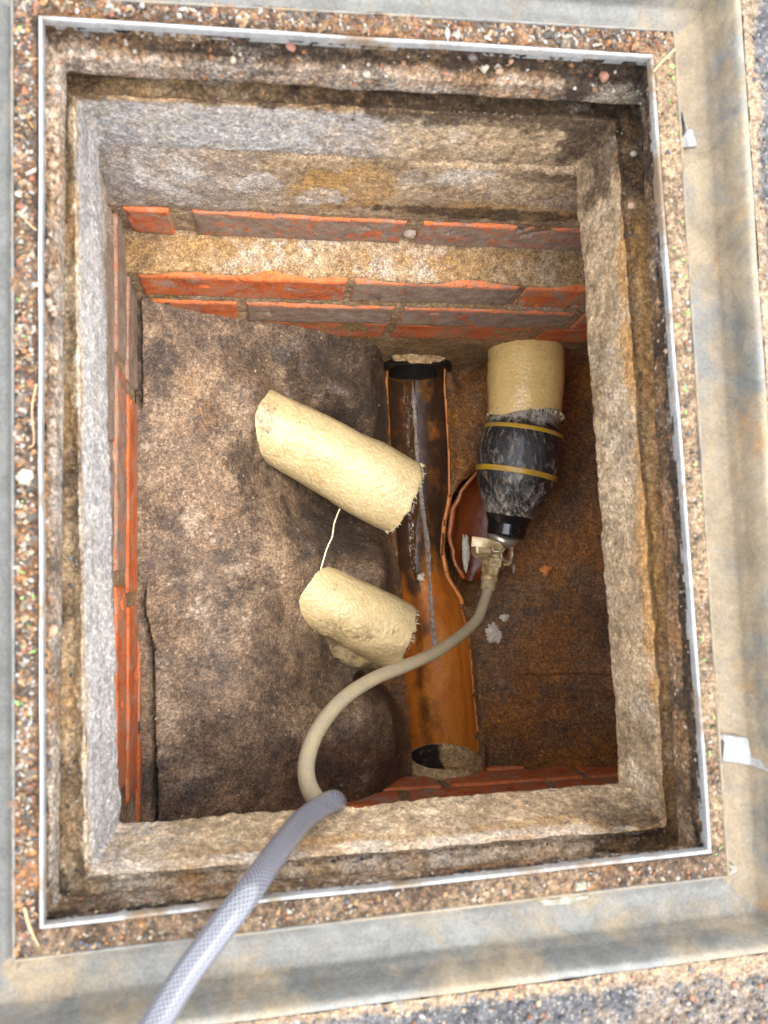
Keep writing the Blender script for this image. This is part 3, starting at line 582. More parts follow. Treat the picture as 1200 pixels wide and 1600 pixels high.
for i in iw:
    cx, cy, hw = (st[i, 0]+st[i, 2])/2, (st[i, 1]+st[i, 3])/2, (st[i, 2]-st[i, 0])/2
    wf = min(1, (118-i)/45)
    for q in (-.05-wf*(.24+.05*math.sin(i*.13)), -.05, -.05+wf*(.28+.04*math.sin(i*.21+1))): WV.append((cx+q*hw, cy, -.680-.038*i/len(st)-.056+WL))
w = link('water', WV, gridF(3, len(iw)), M['water']); w['kind'] = 'structure'
tf = NT('foam'); fc = tf.voro(330, feature='DISTANCE_TO_EDGE'); M['foam'] = tf.done(tf.mix(tf.ramp(tf.noise(160, 6, .8), [(.36, 0.0), (.64, 1.0)]), (0.12, 0.075, 0.045), (0.52, 0.45, 0.39)), .45, tf.bump(fc, .0008), spec=.5)
w = strip_on([(645, 598), (649, 650), (652, 705), (657, 760), (662, 810), (666, 850), (668, 885), (673, 930), (678, 985), (686, 1040)], .0042, 'foam_scum', M['foam'], 205); tag(w, 'pale line of scum along the water in the channel', 'foam', kind='stuff')

# ------------------------------------------------------------------ cream resin liners
def creammat(name, col, gloss=.38, weave=True):
    t = NT(name); n = t.noise(18, 6, .6)
    c = t.ramp(n, [(.3, tuple(v*.86 for v in col)), (.5, col), (.7, tuple(min(.95, v*1.08) for v in col))])
    wv = t.voro(190, co=t.mapping((1, 0.028, 1), co=t.uv) if False else t.co); wv2 = t.noise(240, 3, .6)
    c = t.mix(.30 if weave else .08, c, t.ramp(wv, [(.1, 1.12), (.5, .70)]), 'MULTIPLY')
    c = t.mix(.35 if weave else .2, c, t.ramp(t.noise(75, 7, .75), [(.34, .6), (.5, 1.0), (.66, 1.2)]), 'MULTIPLY')
    c = t.mix(t.ramp(t.noise(14, 9, .8, dist=.8), [(.52, 0), (.72, .6)]), c, (.36, .23, .08))
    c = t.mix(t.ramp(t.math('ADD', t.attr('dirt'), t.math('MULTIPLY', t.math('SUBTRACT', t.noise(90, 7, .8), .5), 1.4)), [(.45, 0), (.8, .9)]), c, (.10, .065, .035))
    v = t.voro(34, co=t.mapping((1, 1.6, 1))); c = t.mix(t.ramp(v, [(.035, .9), (.06, 0)]), c, (.06, .05, .03))
    nb = t.bump(t.math('ADD', t.math('ADD', t.math('MULTIPLY', wv, -1.0), t.math('MULTIPLY', t.noise(60, 5, .65), 0.8)), t.math('MULTIPLY', wv2, .6)), .0012 if weave else .0006, .9)
    return t.done(c, gloss, nb, spec=.5, Subsurface_Weight=0.12, Subsurface_Scale=.004)
M['liner'] = creammat('cream resin liner', (0.56, 0.435, 0.225))
M['liner2'] = creammat('glossy ochre resin liner', (0.68, 0.47, 0.18), .2, False)
def liner(name, label, pa, pb, r, mat, cut=None, taper=None, seed=0, ragg=.0015, attrs=None, nl=110, seg=72, closed=False, sq=1.0):
    a, b = np.array(pa), np.array(pb); L = np.linalg.norm(b-a); ax = (b-a)/L; T = thing(name, label, 'pipe liner', tuple(a))
    sv = np.cross(ax, [0, 0, 1.]); sv /= np.linalg.norm(sv); uvv = np.cross(sv, ax)
    t = np.linspace(0, 1, nl); ang = np.linspace(0, 2*math.pi, seg, endpoint=False)
    tt, aa = np.meshgrid(t, ang, indexing='ij'); tt = tt.ravel(); aa = aa.ravel()
    rr = r*(taper(tt) if taper else 1.0)
    s = tt*L
    if cut is not None: s = tt*(L+cut(aa))
    dirv = np.cos(aa)[:, None]*sv+np.sin(aa)[:, None]*uvv*sq
    P = a+ax*s[:, None]+dirv*np.asarray(rr+0*tt)[:, None]
    P = P+dirv*(.0045*fbm(P, 11, 2, seed)+.0009*fbm(P, 55, 3, seed+1)+.0004*fbm(P, 260, 2, seed+2))[:, None]
    P = P+ax*((tt > .995)*ragg*fbm(p3(aa*.1, 0, seed), 40, 3, seed+4)*3)[:, None]
    # wall thickness: run back inside
    inner = P.reshape(nl, seg, 3)[::-1][:30]; cen = (a+ax*s[:, None]).reshape(nl, seg, 3)[::-1][:30]
    I = cen+(inner-cen)*(1-.0035/r)
    V = np.vstack([P, I.reshape(-1, 3)]); Fs = gridF(seg, nl+30, closed_u=True)
    dirt = np.zeros(len(V))
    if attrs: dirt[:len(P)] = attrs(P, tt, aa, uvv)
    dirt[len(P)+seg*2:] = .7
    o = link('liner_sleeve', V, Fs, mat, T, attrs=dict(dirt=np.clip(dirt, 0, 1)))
    return T, a, ax, sv, uvv, L
def tap1(t): return rnd_end(t, .10)*(.80+.20*np.clip(t*1.3, 0, 1))
def rnd_end(t, e=.10): return np.where(t < e, .62+.38*np.sqrt(np.clip(1-((e-t)/e)**2, 0, 1)), 1.0)*np.where(t < .004, .02, 1.0)
A = un(376, 640, -.490); B = un(628, 777, -.535)
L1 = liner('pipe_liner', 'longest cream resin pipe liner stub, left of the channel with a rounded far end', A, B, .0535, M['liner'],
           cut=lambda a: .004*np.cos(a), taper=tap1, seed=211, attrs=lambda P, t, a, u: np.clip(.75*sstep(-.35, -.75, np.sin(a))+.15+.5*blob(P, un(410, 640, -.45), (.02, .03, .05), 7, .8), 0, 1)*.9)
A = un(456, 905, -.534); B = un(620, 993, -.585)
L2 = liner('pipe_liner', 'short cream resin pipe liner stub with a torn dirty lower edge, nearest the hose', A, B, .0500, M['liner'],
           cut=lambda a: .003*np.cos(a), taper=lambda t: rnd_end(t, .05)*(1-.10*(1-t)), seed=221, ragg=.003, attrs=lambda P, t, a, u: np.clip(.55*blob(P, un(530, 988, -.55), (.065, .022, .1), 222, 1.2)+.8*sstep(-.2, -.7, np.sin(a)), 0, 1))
A = un(822, 540, -.575); B = un(819, 652, -.57)
L3 = liner('pipe_liner', 'ochre resin pipe liner stub at the far wall gripping the black plug', A+np.array([0, .03, 0]), B, .0565, M['liner2'],
           cut=lambda a: .004*np.sin(a*2), seed=231, ragg=.002, attrs=lambda P, t, a, u: .12+.3*sstep(.6, .95, np.cos(a)))
M['fray'] = creammat('cream fibres', (.82, .74, .50), .6)
def frayed(T, a, ax, sv, uvv, L, r, seed, n=70, rng_a=(0, math.pi), at_t=1.0):
    rr = np.random.default_rng(seed); AV, AF = [], []; off = 0
    for i in range(n):
        an = rr.uniform(*rng_a); base = a+ax*L*at_t+(math.cos(an)*sv+math.sin(an)*uvv)*r
        d = ax*rr.uniform(.2, 1)+uvv*rr.uniform(-.6, .4)+sv*rr.uniform(-.6, .6); d /= np.linalg.norm(d); l = rr.uniform(.002, .007)
        pts = np.array([base-ax*.002, base+d*l*.5, base+d*l+uvv*rr.uniform(-.002, .001)]); V, F, _ = tube(spline(pts, 6), np.linspace(.00045, .0002, 6), 5)
        AV.append(V); AF += [tuple(q+off for q in f) for f in F]; off += len(V)
    V = np.vstack(AV); link('frayed_edge', V, AF, M['fray'], T, attrs=dict(dirt=np.zeros(len(V))))
frayed(*L1, .0535, 1, 90, (-.3, math.pi+.3)); frayed(*L2, .0475, 2, 70, (-.5, math.pi+.5)); frayed(*L3, .0575, 3, 60, (0, math.pi))
# torn flap of the short liner
P0 = spline([un(463, 968, -.555), un(500, 1010, -.575), un(545, 1040, -.585), un(592, 1046, -.585)], 40); P1 = spline([un(478, 935, -.54), un(520, 960, -.545), un(560, 985, -.55), un(600, 1000, -.56)], 40)
fl_ = []
for j in range(10):
    f = j/9; q = P0*(1-f)+P1*f; fl_.append(q+np.stack([0*q[:, 0], 0*q[:, 0], .004*fbm(q, 60, 3, 240)+.004*math.sin(f*3.1)], 1))
V = np.array(fl_).reshape(-1, 3); V[:40, :2] += .004*fbm(V[:40], 90, 3, 241)[:, None]
V2 = V-np.array([0, 0, .0025]); FF = gridF(40, 10); FF = FF+[tuple(x+400 for x in f[::-1]) for f in FF]
edge_i = list(range(40))+[40*j+39 for j in range(1, 10)]+list(range(398, 359, -1))+[40*j for j in range(8, 0, -1)]
for i in range(len(edge_i)): FF.append((edge_i[i], edge_i[i-1], edge_i[i-1]+400, edge_i[i]+400))
link('torn_flap', np.vstack([V, V2]), FF, M['liner'], L2[0], attrs=dict(dirt=np.clip(.5+.7*fbm(np.vstack([V, V2]), 60, 3, 242), 0, 1)))
# thread between liners
ths = spline([un(531, 795, -.515), un(523, 815, -.50), un(519, 838, -.505), un(511, 856, -.50), un(506, 872, -.495), un(501, 890, -.495)], 60)
ths = ths+.0006*np.stack([fbm(ths, 120, 2, 1), fbm(ths, 120, 2, 2), 0*ths[:, 0]], 1)
V, F, uvs = tube(ths, .0010, 8, disp=lambda V, uv: .0004*np.sin(uv[:, 0]*2600+uv[:, 1]*6.28))
tag(link('loose_thread', V, F, M['fray'], attrs=dict(dirt=np.zeros(len(V)))), 'thin twisted cream thread hanging between the two left liners', 'thread')

# ------------------------------------------------------------------ inflatable plug
pl = thing('inflatable_plug', 'black rubber inflatable pipe plug with yellow bands, smeared with white resin', 'pipe plug', tuple(un(800, 780, -.60)))
pa_ = un(821, 655, -.568); pb_ = un(790, 838, -.578); L = np.linalg.norm(pb_-pa_); ax = (pb_-pa_)/L
def on_ax(t): return pa_+(pb_-pa_)*t
tr = NT('black rubber with resin smears')
mp = tr.mapping((30, 17, 30), rot=(0, 0, .5)); sm = tr.noise(1.5, 10, .78, co=mp, dist=2.6)
smf = tr.math('ADD', sm, tr.math('MULTIPLY', tr.math('SUBTRACT', tr.attr('smear'), .5), .45))
c = tr.mix(tr.ramp(smf, [(.46, 0.0), (.53, .25), (.63, .95)]), tr.ramp(tr.noise(60, 5, .6), [(.3, (.006, .006, .007)), (.7, (.022, .021, .020))]), (.42, .38, .31))
c = tr.mix(tr.ramp(tr.noise(2.2, 6, .7, co=tr.mapping((40, 9, 40)), dist=2.), [(.58, 0), (.66, .55)]), c, (.45, .28, .13))
M['rubber'] = tr.done(c, tr.ramp(sm, [(.4, .12), (.7, .32)]), tr.bump(tr.math('ADD', sm, tr.noise(1.0, 6, .7, co=tr.mapping((90, 14, 90), rot=(0, 0, .2)), dist=1.5)), .0016), spec=.5, Coat_Weight=.25, Coat_Roughness=.1)
ty = NT('yellow band'); M['yellow'] = ty.done(ty.mix(ty.ramp(ty.noise(70, 8, .75, co=ty.mapping((1, .3, 1)), dist=1.), [(.50, 0.0), (.64, .8)]), ty.ramp(ty.noise(30, 5, .6), [(.3, (.30, .165, .010)), (.7, (.50, .29, .02))]), ty.mix(ty.noise(90, 6, .8), (.05, .048, .045), (.42, .37, .29))), .35, spec=.5)
prt = np.array([0, .05, .12, .2, .3, .42, .55, .68, .76, .82, .86]); prr = np.array([.052, .0560, .0595, .0622, .0632, .0620, .0575, .0500, .0425, .0365, .031])
ts_ = np.linspace(-.25, .86, 140); rad = np.interp(ts_, np.r_[-.25, prt], np.r_[.046, prr*np.r_[.96, .985, np.ones(9)]]); k = np.ones(9)/9; rad[4:-4] = np.convolve(rad, k, 'valid')
V, F, uvv_ = tube(np.array([on_ax(t) for t in ts_]), rad, 96, disp=lambda V, uv: .0010*fbm(V, 30, 3, 251)+.0005*np.maximum(0, fbm(p3(uv[:, 0]*.3, uv[:, 1]*.3, 0), 60, 4, 252)))
vt = (V-pa_)@ax/L
link('bladder', V, F, M['rubber'], pl, attrs=dict(smear=np.clip(.38+.24*sstep(.55, .8, vt)+.35*(1-sstep(.02, .12, vt))+.25*fbm(V, 20, 3, 253), 0, 1)))
for (t0, wdt, sk) in ((.115, .036, .012), (.47, .046, .02)):
    tq = np.linspace(t0-wdt/2, t0+wdt/2, 12); r_ = np.interp(tq, prt, prr)+.0010; r_[0] -= .0012; r_[-1] -= .0012
    V, F, uvb = tube(np.array([on_ax(t) for t in tq]), r_, 96, caps=False, disp=lambda V, uv: .0010*fbm(V, 30, 3, 251))
    link('yellow_band', V, F, M['yellow'], pl)
tk = NT('glossy black rubber'); M['black'] = tk.done(tk.mix(tk.ramp(tk.noise(60, 7, .7), [(.55, 0), (.75, .3)]), (.008, .008, .008), (.30, .26, .2)), .18, tk.bump(tk.noise(120, 4, .6), .0004), spec=.6)
tq = np.array([.80, .805, .83, .90, .985, 1.0, 1.005]); rq = np.array([.030, .0345, .0355, .0300, .0285, .0275, .012]); tqi = np.interp(np.linspace(0, 6, 50), range(7), tq); rqi = np.interp(np.linspace(0, 6, 50), range(7), rq)
V, F, _ = tube(np.array([on_ax(t) for t in tqi]), rqi, 64); link('end_cap', V, F, M['black'], pl)
tb = NT('dirty brass'); M['brass'] = tb.done(tb.mix(tb.ramp(tb.noise(60, 8, .75), [(.38, 0.0), (.6, 1)]), (.28, .16, .05), (.58, .47, .27)), .35, tb.bump(tb.noise(150, 5, .7), .0008), metal=.25, spec=.5)
tn = NT('dull steel ring'); M['ringm'] = tn.done(tn.mix(tn.noise(90, 5, .7), (.30, .26, .18), (.62, .57, .45)), .3, metal=.7)
def cyl(a, b, prof, name, mat, parent, seg=32, hexa=False, attrs=True):
    a = np.array(a); b = np.array(b); t = np.array([p[0] for p in prof]); r = np.array([p[1] for p in prof]); P = a+(b-a)*t[:, None]
    # keep sharp steps
    ax_ = (b-a)/np.linalg.norm(b-a); sv = np.cross(ax_, [0, 0, 1.]); sv /= np.linalg.norm(sv); uv_ = np.cross(sv, ax_); V = []
    for i in range(len(t)):
        for k in range(seg):
            an = 2*math.pi*k/seg; rr = r[i]/(max(math.cos(((an) % (math.pi/3))-math.pi/6), .5)/1.0) if hexa else r[i]
            V.append(P[i]+rr*(math.cos(an)*sv+math.sin(an)*uv_))
    V = np.vstack([V, P[:1], P[-1:]]); F = gridF(seg, len(t), closed_u=True); n0 = len(V)-2
    for k in range(seg): F.append((k+1 if k+1 < seg else 0, k, n0)); F.append(((len(t)-1)*seg+k, (len(t)-1)*seg+(k+1) % seg, n0+1))
    o = link(name, V, F, mat, parent, smooth=not hexa, attrs=dict(dirt=np.zeros(len(V)), rust=np.zeros(len(V)), smear=np.zeros(len(V)), edge=np.zeros(len(V))))
    return o
zf = -.600
cyl(un(788, 832, -.578), un(783, 846, -.585), [(0, .020), (.1, .024), (.7, .024), (1, .019)], 'end_plate', M['ringm'], pl)
vb = thing('x', '', '') if False else None
vbody = cyl(un(783, 842, -.585), un(772, 872, -.595), [(0, .0105), (.15, .0125), (.4, .0125), (.45, .0100), (.7, .0100), (.75, .0125), (1, .0115)], 'valve_body', M['brass'], pl, 28)
cyl(un(772, 868, -.596), un(766, 895, -.602), [(0, .0145), (.04, .0155), (.5, .0155), (.55, .0130), (1, .0125)], 'valve_nut', M['brass'], pl, 36, hexa=True)
cyl(un(783, 856, -.580), un(740, 858, -.575), [(0, .008), (.45, .008), (.5, .0115), (.93, .0115), (1, .0100)], 'side_port', M['brass'], pl, 36, hexa=True)
# blade of the tap: flat bent lever
lv = spline([un(737, 846, -.566), un(757, 848, -.562), un(775, 852, -.563), un(786, 862, -.566)], 20); V = []
T_ = np.gradient(lv, axis=0); T_ /= np.linalg.norm(T_, axis=1)[:, None]
for i in range(20):
    s = np.cross(T_[i], [0, 0, 1.]); s /= np.linalg.norm(s); wd = .0075*(1-.35*i/19)
    for (a_, b_) in ((-1, 1), (1, 1), (1, -1), (-1, -1)): V.append(lv[i]+s*wd*a_+np.array([0, 0, .0011*b_]))
F = gridF(4, 20, closed_u=True)+[(0, 1, 2, 3), (79, 78, 77, 76)]
o = link('tap_lever', V, F, M['brass'], pl, smooth=False)
def torus(c, r, rr, nrm, name, mat, parent, seg=48):
    c = np.array(c); nrm = np.array(nrm, float); nrm /= np.linalg.norm(nrm); s = np.cross(nrm, [0.2, 1, 0.1]); s /= np.linalg.norm(s); u = np.cross(nrm, s)
    a = np.linspace(0, 2*math.pi, seg); P = c+r*(np.cos(a)[:, None]*s+np.sin(a)[:, None]*u); V, F, _ = tube(P, rr, 10, caps=False)
    return link(name, V, F, mat, parent)
torus(un(792, 866, -.572), .0105, .0012, (.35, .1, 1), 'pull_ring', M['ringm'], pl)
torus(un(776, 855, -.560), .0068, .0009, (-.3, .3, 1), 'pull_ring', M['ringm'], pl)
# shackle lug on the right of the tap
V, F, _ = tube(spline([un(783, 848, -.585), un(797, 850, -.583), un(800, 866, -.583), un(796, 880, -.583), un(787, 882, -.583)], 40), .0028, 12); link('lug', V, F, M['brass'], pl)

# ------------------------------------------------------------------ braided hose
hz = thing('braided_hose', 'braided air hose, stained cream in the chamber and clear where it leaves over the ring', 'hose', tuple(un(515, 1250, -.13)))
def hosemat(name, clear, braid, stain, amt):
    t = NT(name); sep = t.n('ShaderNodeSeparateXYZ'); t.put(sep.inputs[0], t.uv); u, v = sep.outputs[0], sep.outputs[1]
    def wave(sg, f=300.0, m=16.0):
        p = t.math('ADD', t.math('MULTIPLY', u, f), t.math('MULTIPLY', v, sg*m)); return t.math('ABSOLUTE', t.math('SUBTRACT', t.math('FRACT', p), .5))
    a = t.ramp(wave(1), [(.15, 1.0), (.27, 0.0)]); b = t.ramp(wave(-1), [(.13, 1.0), (.24, 0.0)])
    br = t.math('MAXIMUM', a, b)
    c = t.mix(br, clear, braid)
    n = t.noise(45, 8, .75); c = t.mix(t.ramp(t.math('ADD', n, amt-.5), [(.4, 0), (.62, .9)]), c, t.mix(t.noise(120, 5, .7), tuple(v_*.75 for v_ in stain), stain))
    if amt > .3: c = t.mix(t.ramp(t.voro(240), [(.1, .6), (.2, 0)]), c, (.07, .05, .03))
    return t.done(c, .16 if amt < .3 else .34, t.bump(t.math('ADD', br, t.math('MULTIPLY', n, .5)), .0004), spec=.6, Subsurface_Weight=.2, Subsurface_Scale=.006, Transmission_Weight=.35 if amt < .3 else .05, Coat_Weight=.25 if amt < .3 else .15, Coat_Roughness=.08)
M['hclear'] = hosemat('clear braided pvc', (.048, .049, .060), (.165, .167, .190), (.14, .135, .125), .16)
M['hstain'] = hosemat('stained braided pvc', (.22, .19, .135), (.40, .34, .24), (.46, .37, .21), .54)
cyl(un(767, 890, -.602), un(762, 922, -.598), [(0, .0120), (.3, .0120), (.32, .0132), (.55, .0132), (.57, .0112), (1, .0115)], 'hose_clamp', M['brass'], hz, 28)
hp_ = [un(764, 910, -.600), un(757, 940, -.592), un(740, 975, -.570), (un(690, 1014, -.51)), un(640, 1038, -.455), un(585, 1060, -.405), un(535, 1093, -.352), un(497, 1140, -.30), un(480, 1185, -.262), un(480, 1220, -.235), un(493, 1248, -.205), un(512, 1262, -.17)]
V, F, uvh = tube(spline(hp_, 320), np.linspace(.0080, .0088, 320), 28); link('stained_section', V, F, M['hstain'], hz, uv=uvh)
hq = [un(512, 1262, -.172), un(524, 1262, -.150), un(522, 1252, -.126), un(500, 1262, -.108), un(470, 1285, -.080), un(430, 1335, -.030), un(387, 1395, .010), un(338, 1460, .023), un(290, 1525, .032), un(238, 1610, .045), un(180, 1710, .062), un(95, 1850, .085)]
V, F, uvh = tube(spline(hq, 420), np.interp(np.linspace(0, 1, 420), [0, .06, .2, 1], [.0088, .0095, .0092, .0090]), 32); link('clear_section', V, F, M['hclear'], hz, uv=uvh)

# ------------------------------------------------------------------ steel cover frame
fr = thing('cover_frame', 'weathered galvanised steel manhole cover frame with a bright inner edge strip', 'manhole frame', (.08, .07, 0))
def rail(i, label):
    a0, a1 = RAIL_IN[i], RAIL_IN[(i+1) % 4]; b0, b1 = RAIL_OUT[i], RAIL_OUT[(i+1) % 4]
    pr = [(-.030, -.02), (-.004, .0), (0, .0035), (.03, .0030), (.03, -.003), (.08, -.013), (.15, -.022), (.26, -.029), (.40, -.0315), (.66, -.0315), (.78, -.028), (.86, -.018), (.905, -.004), (.935, .003), (.96, .0045), (1.02, .0045), (1.035, .003), (1.04, -.02)]
    f = np.array([p[0] for p in pr]); z = np.array([p[1] for p in pr]); PP = resample(np.c_[f*.054, z], 70); f = PP[:, 0]/.054; z = PP[:, 1]
    n = 260; t = np.linspace(0, 1, n); V = np.empty((70, n, 3))
    for j in range(70):
        p0 = a0+(b0-a0)*f[j]; p1 = a1+(b1-a1)*f[j]; V[j, :, :2] = p0+(p1-p0)*t[:, None]; V[j, :, 2] = z[j]
    V = V.reshape(-1, 3); V[:, 2] += .0007*fbm(V, 14, 3, 300+i)+.0002*fbm(V, 60, 2, 301)
    fj = np.repeat(f, n); dd = {TOP: .28, RIGHT: .58, BOT: .42, LEFT: .16}[i]
    at = dict(dirt=np.clip(dd+.35*fbm(V, 12, 4, 311+i)+.25*(np.abs(fj-.1) < .1), 0, 1), rust=np.clip({TOP: -.1, RIGHT: .14, BOT: .10, LEFT: -.2}[i]+.45*fbm(V, 13, 4, 321+i)+.15*sstep(.5, .8, fj), 0, 1))
    return tag(link('channel_rail', V, gridF(n, 70, flip=True), M['rail'], fr, attrs=at), label)
rail(TOP, 'pale grey far rail of the frame'); rail(RIGHT, 'sandy beige right rail with rusty patches'); rail(BOT, 'grey near rail of the frame with brown stains'); rail(LEFT, 'clean pale grey left rail')
def edgestrip(i, label, w=.0026):
    q0 = Q_RIM; q1 = outset(Q_RIM, w); a0, a1, b0, b1 = q0[i], q0[(i+1) % 4], q1[i], q1[(i+1) % 4]
    pr = np.array([(0, -.0045), (0, .0010), (.12, .0019), (.35, .0022), (.6, .0022), (.85, .0019), (1, .0008), (1, -.012)]); PP = resample(pr*np.array([w, 1]), 24); n = 180; t = np.linspace(0, 1, n); V = np.empty((24, n, 3))
    for j in range(24):
        f = PP[j, 0]/w; p0 = a0+(b0-a0)*f; p1 = a1+(b1-a1)*f; V[j, :, :2] = p0+(p1-p0)*t[:, None]; V[j, :, 2] = PP[j, 1]
    V = V.reshape(-1, 3); wb = np.stack([fbm(V*np.array([1, 1, 0]), 7, 2, 331), fbm(V*np.array([1, 1, 0]), 7, 2, 332), 0*V[:, 0]], 1)*.0010; V = V+wb
    return tag(link('edge_strip', V, gridF(n, 24, flip=True), M['steel'], fr, attrs=dict(dirt=np.clip({TOP: .22, RIGHT: .30, BOT: .42, LEFT: .15}[i]+.7*fbm(V, 25, 4, 341+i), 0, 1), rust=np.clip(-.1+.3*fbm(V, 20, 3, 351), 0, 1))), label)
for i, l in ((TOP, 'bright far edge strip'), (RIGHT, 'bright right edge strip'), (BOT, 'dull near edge strip, partly muddy'), (LEFT, 'bright white left edge strip')): edgestrip(i, l)
def clip(c0, c1, w, name='clip'):
    """sheet tab from the debris side across the rail's slope; c0 inner point, c1 outer point"""
    c0, c1 = np.array(c0), np.array(c1); d = c1-c0; L = np.linalg.norm(d[:2]); dx = d/np.linalg.norm(d); s = np.array([-dx[1], dx[0], 0]); s /= np.linalg.norm(s)
    prz = [(0, .0045), (.10, .0045), (.20, -.003), (.36, -.019), (.55, -.0270), (1, -.0280)]; t = np.linspace(0, 1, 40); z = np.interp(.02+t*L/.054, [0, .03, .08, .15, .26, .40, .66, .78, .86, .905], [.0035, .001, -.010, -.0195, -.0265, -.0290, -.0290, -.0255, -.0155, -.002]); V = []
    for j in range(40):
        for (a, b) in ((-1, 0), (-1, 1), (-.86, 1.35), (.86, 1.35), (1, 1), (1, 0)):
            p = c0+d*t[j]; V.append((p[0]+s[0]*w*a, p[1]+s[1]*w*a, z[j]+.0014*(b-1)))
    V = np.array(V); F = gridF(6, 40, closed_u=True)+[(5, 4, 3, 2, 1, 0), tuple(39*6+k for k in range(6))]
    link(name, V, F, M['steel'], fr, attrs=dict(dirt=np.clip(.05+.5*fbm(V, 60, 3, 361), 0, 1), rust=np.clip(.2+.5*fbm(V, 60, 3, 362), 0, 1)))
clip(un(1068, 190, 0), un(1118, 182, 0), .0075); clip(un(1128, 1180, 0), un(1235, 1192, 0), .0105)

# ------------------------------------------------------------------ debris strip, ground
V, Fs, N, side = loft([(outset(RAIL_IN, .002), .0010), (outset(RAIL_IN, -.002), .0012), (outset(Q_RIM, .008), .0014), (outset(Q_RIM, .0035), -.0002), (outset(Q_RIM, .0035), -.006)], 300, .0014, 0)
V[:, 2] += .0022*fbm(V, 60, 4, 371)+.0010*np.abs(fbm(V, 220, 2, 372))
at = dict(rust=np.clip(.35*(side == LEFT)+.35*(side == TOP)+.5*fbm(V, 25, 4, 373), 0, 1), pale=np.clip(.75*(side == RIGHT)+.40*(side == BOT)+.5*fbm(V, 30, 4, 374)+.3*(side == TOP)*sstep(.0, .3, V[:, 0]), 0, 1), dark=np.clip(.35*(side == LEFT)+.5*fbm(V, 40, 3, 375), 0, 1))
s_ = link('soil', V, Fs, M['soil'], attrs=at); s_['kind'] = 'structure'
# corner of dirt heaped over the far right of the frame
hc = un(1095, 22, .0)[:2]; hx, hy = np.meshgrid(np.linspace(-.035, .03, 90), np.linspace(-.05, .04, 110)); g = np.c_[hx.ravel(), hy.ravel()]; r2_ = np.hypot(g[:, 0]/.026, g[:, 1]/.04)
P = np.c_[g+hc, 0*g[:, 0]]; hz_ = .0095*(1-sstep(.2, 1.0, r2_+.35*fbm(P, 45, 3, 381)))-.0105+.0012*fbm(P, 120, 4, 382); V = np.c_[P[:, :2], hz_-.003*(r2_ > 1.2)]
RING_OUT = outset(RAIL_IN, .054*1.04)
lv_ = [(RING_OUT, .0035), (outset(RING_OUT, .006), .0030), (outset(RING_OUT, .013), .0020), (outset(RING_OUT, .05), .0), (outset(RING_OUT, .30), -.002)]
V, Fs, N, side = loft(lv_, 260, .003, 0); V[:, 2] += .0016*fbm(V, 60, 4, 391)+.0018*np.abs(fbm(V, 150, 3, 392))
dist = np.maximum.reduce([RING_OUT[0, 0]-V[:, 0], V[:, 0]-RING_OUT[1, 0], V[:, 1]-RING_OUT[1, 1], RING_OUT[2, 1]-V[:, 1]])
at = dict(pale=np.clip((1-sstep(.008, .018, dist+.006*fbm(V, 40, 3, 393)))*1.1+.06*fbm(V, 10, 3, 394)+.45*blob(V, un(1080, 1580, 0)[:2], (.09, .03), 395, .8), 0, 1))
vi = len(V); far = [(-25, 25), (25, 25), (25, -25), (-25, -25)]
n4 = 260*4; last = vi-n4; corner = [last, last+260, last+520, last+780]
V = np.vstack([V, [(x, y, -.002) for x, y in far]])
for i in range(4):
    seg = [last+i*260+k for k in range(260)]+[last+((i+1) % 4)*260]
    for k in range(260): Fs.append((seg[k], seg[k+1], vi+(i if k < 130 else (i+1) % 4)))
    Fs.append((seg[130], vi+(i+1) % 4, vi+i))
at['pale'] = np.r_[at['pale'], [.2]*4]
g_ = link('ground', V, Fs, M['tarmac'], attrs=at); g_['kind'] = 'structure'

# stones / litter as mixed stuff -------------------------------------------------
def colmat(name, rough=.7):
    t = NT(name); c = t.attr('col', 'Color'); c = t.mix(.5, c, t.ramp(t.noise(420, 5, .75), [(.34, .5), (.5, 1.), (.68, 1.5)]), 'MULTIPLY'); return t.done(c, rough, t.bump(t.noise(350, 4, .7), .0006))
M['grit'] = colmat('mixed grit'); M['leaf'] = colmat('dead leaf', .6)
def pebble_mesh(n=10, seed=0, amp=.3):
    th, ph = np.meshgrid(np.linspace(0, math.pi, n), np.linspace(0, 2*math.pi, 2*n, endpoint=False), indexing='ij')
    d = np.stack([np.sin(th)*np.cos(ph), np.sin(th)*np.sin(ph), np.cos(th)], 2).reshape(-1, 3); return d*(1+amp*fbm(d+seed*2.7, 1.6, 3, seed))[:, None], gridF(2*n, n, closed_u=True, flip=True)
PB = [pebble_mesh(6, s, .5) for s in range(8)]
def rotm(r):
    a, b, c = r; ca, sa, cb, sb, cc, sc = math.cos(a), math.sin(a), math.cos(b), math.sin(b), math.cos(c), math.sin(c)
    return np.array([[cc*cb, cc*sb*sa-sc*ca, cc*sb*ca+sc*sa], [sc*cb, sc*sb*sa+cc*ca, sc*sb*ca-cc*sa], [-sb, cb*sa, cb*ca]])
palL = [(0.17, 0.076, 0.02), (0.161, 0.098, 0.04), (0.099, 0.05, 0.022), (0.187, 0.161, 0.125), (0.019, 0.015, 0.012), (0.031, 0.024, 0.017), (0.037, 0.028, 0.019), (0.124, 0.043, 0.019), (0.062, 0.043, 0.028), (0.174, 0.155, 0.13), (0.081, 0.056, 0.031)]
palS = [(0.179, 0.134, 0.089), (0.186, 0.13, 0.081), (0.136, 0.062, 0.034), (0.037, 0.037, 0.043), (0.161, 0.148, 0.13), (0.105, 0.077, 0.056), (0.152, 0.116, 0.076), (0.062, 0.05, 0.037)]
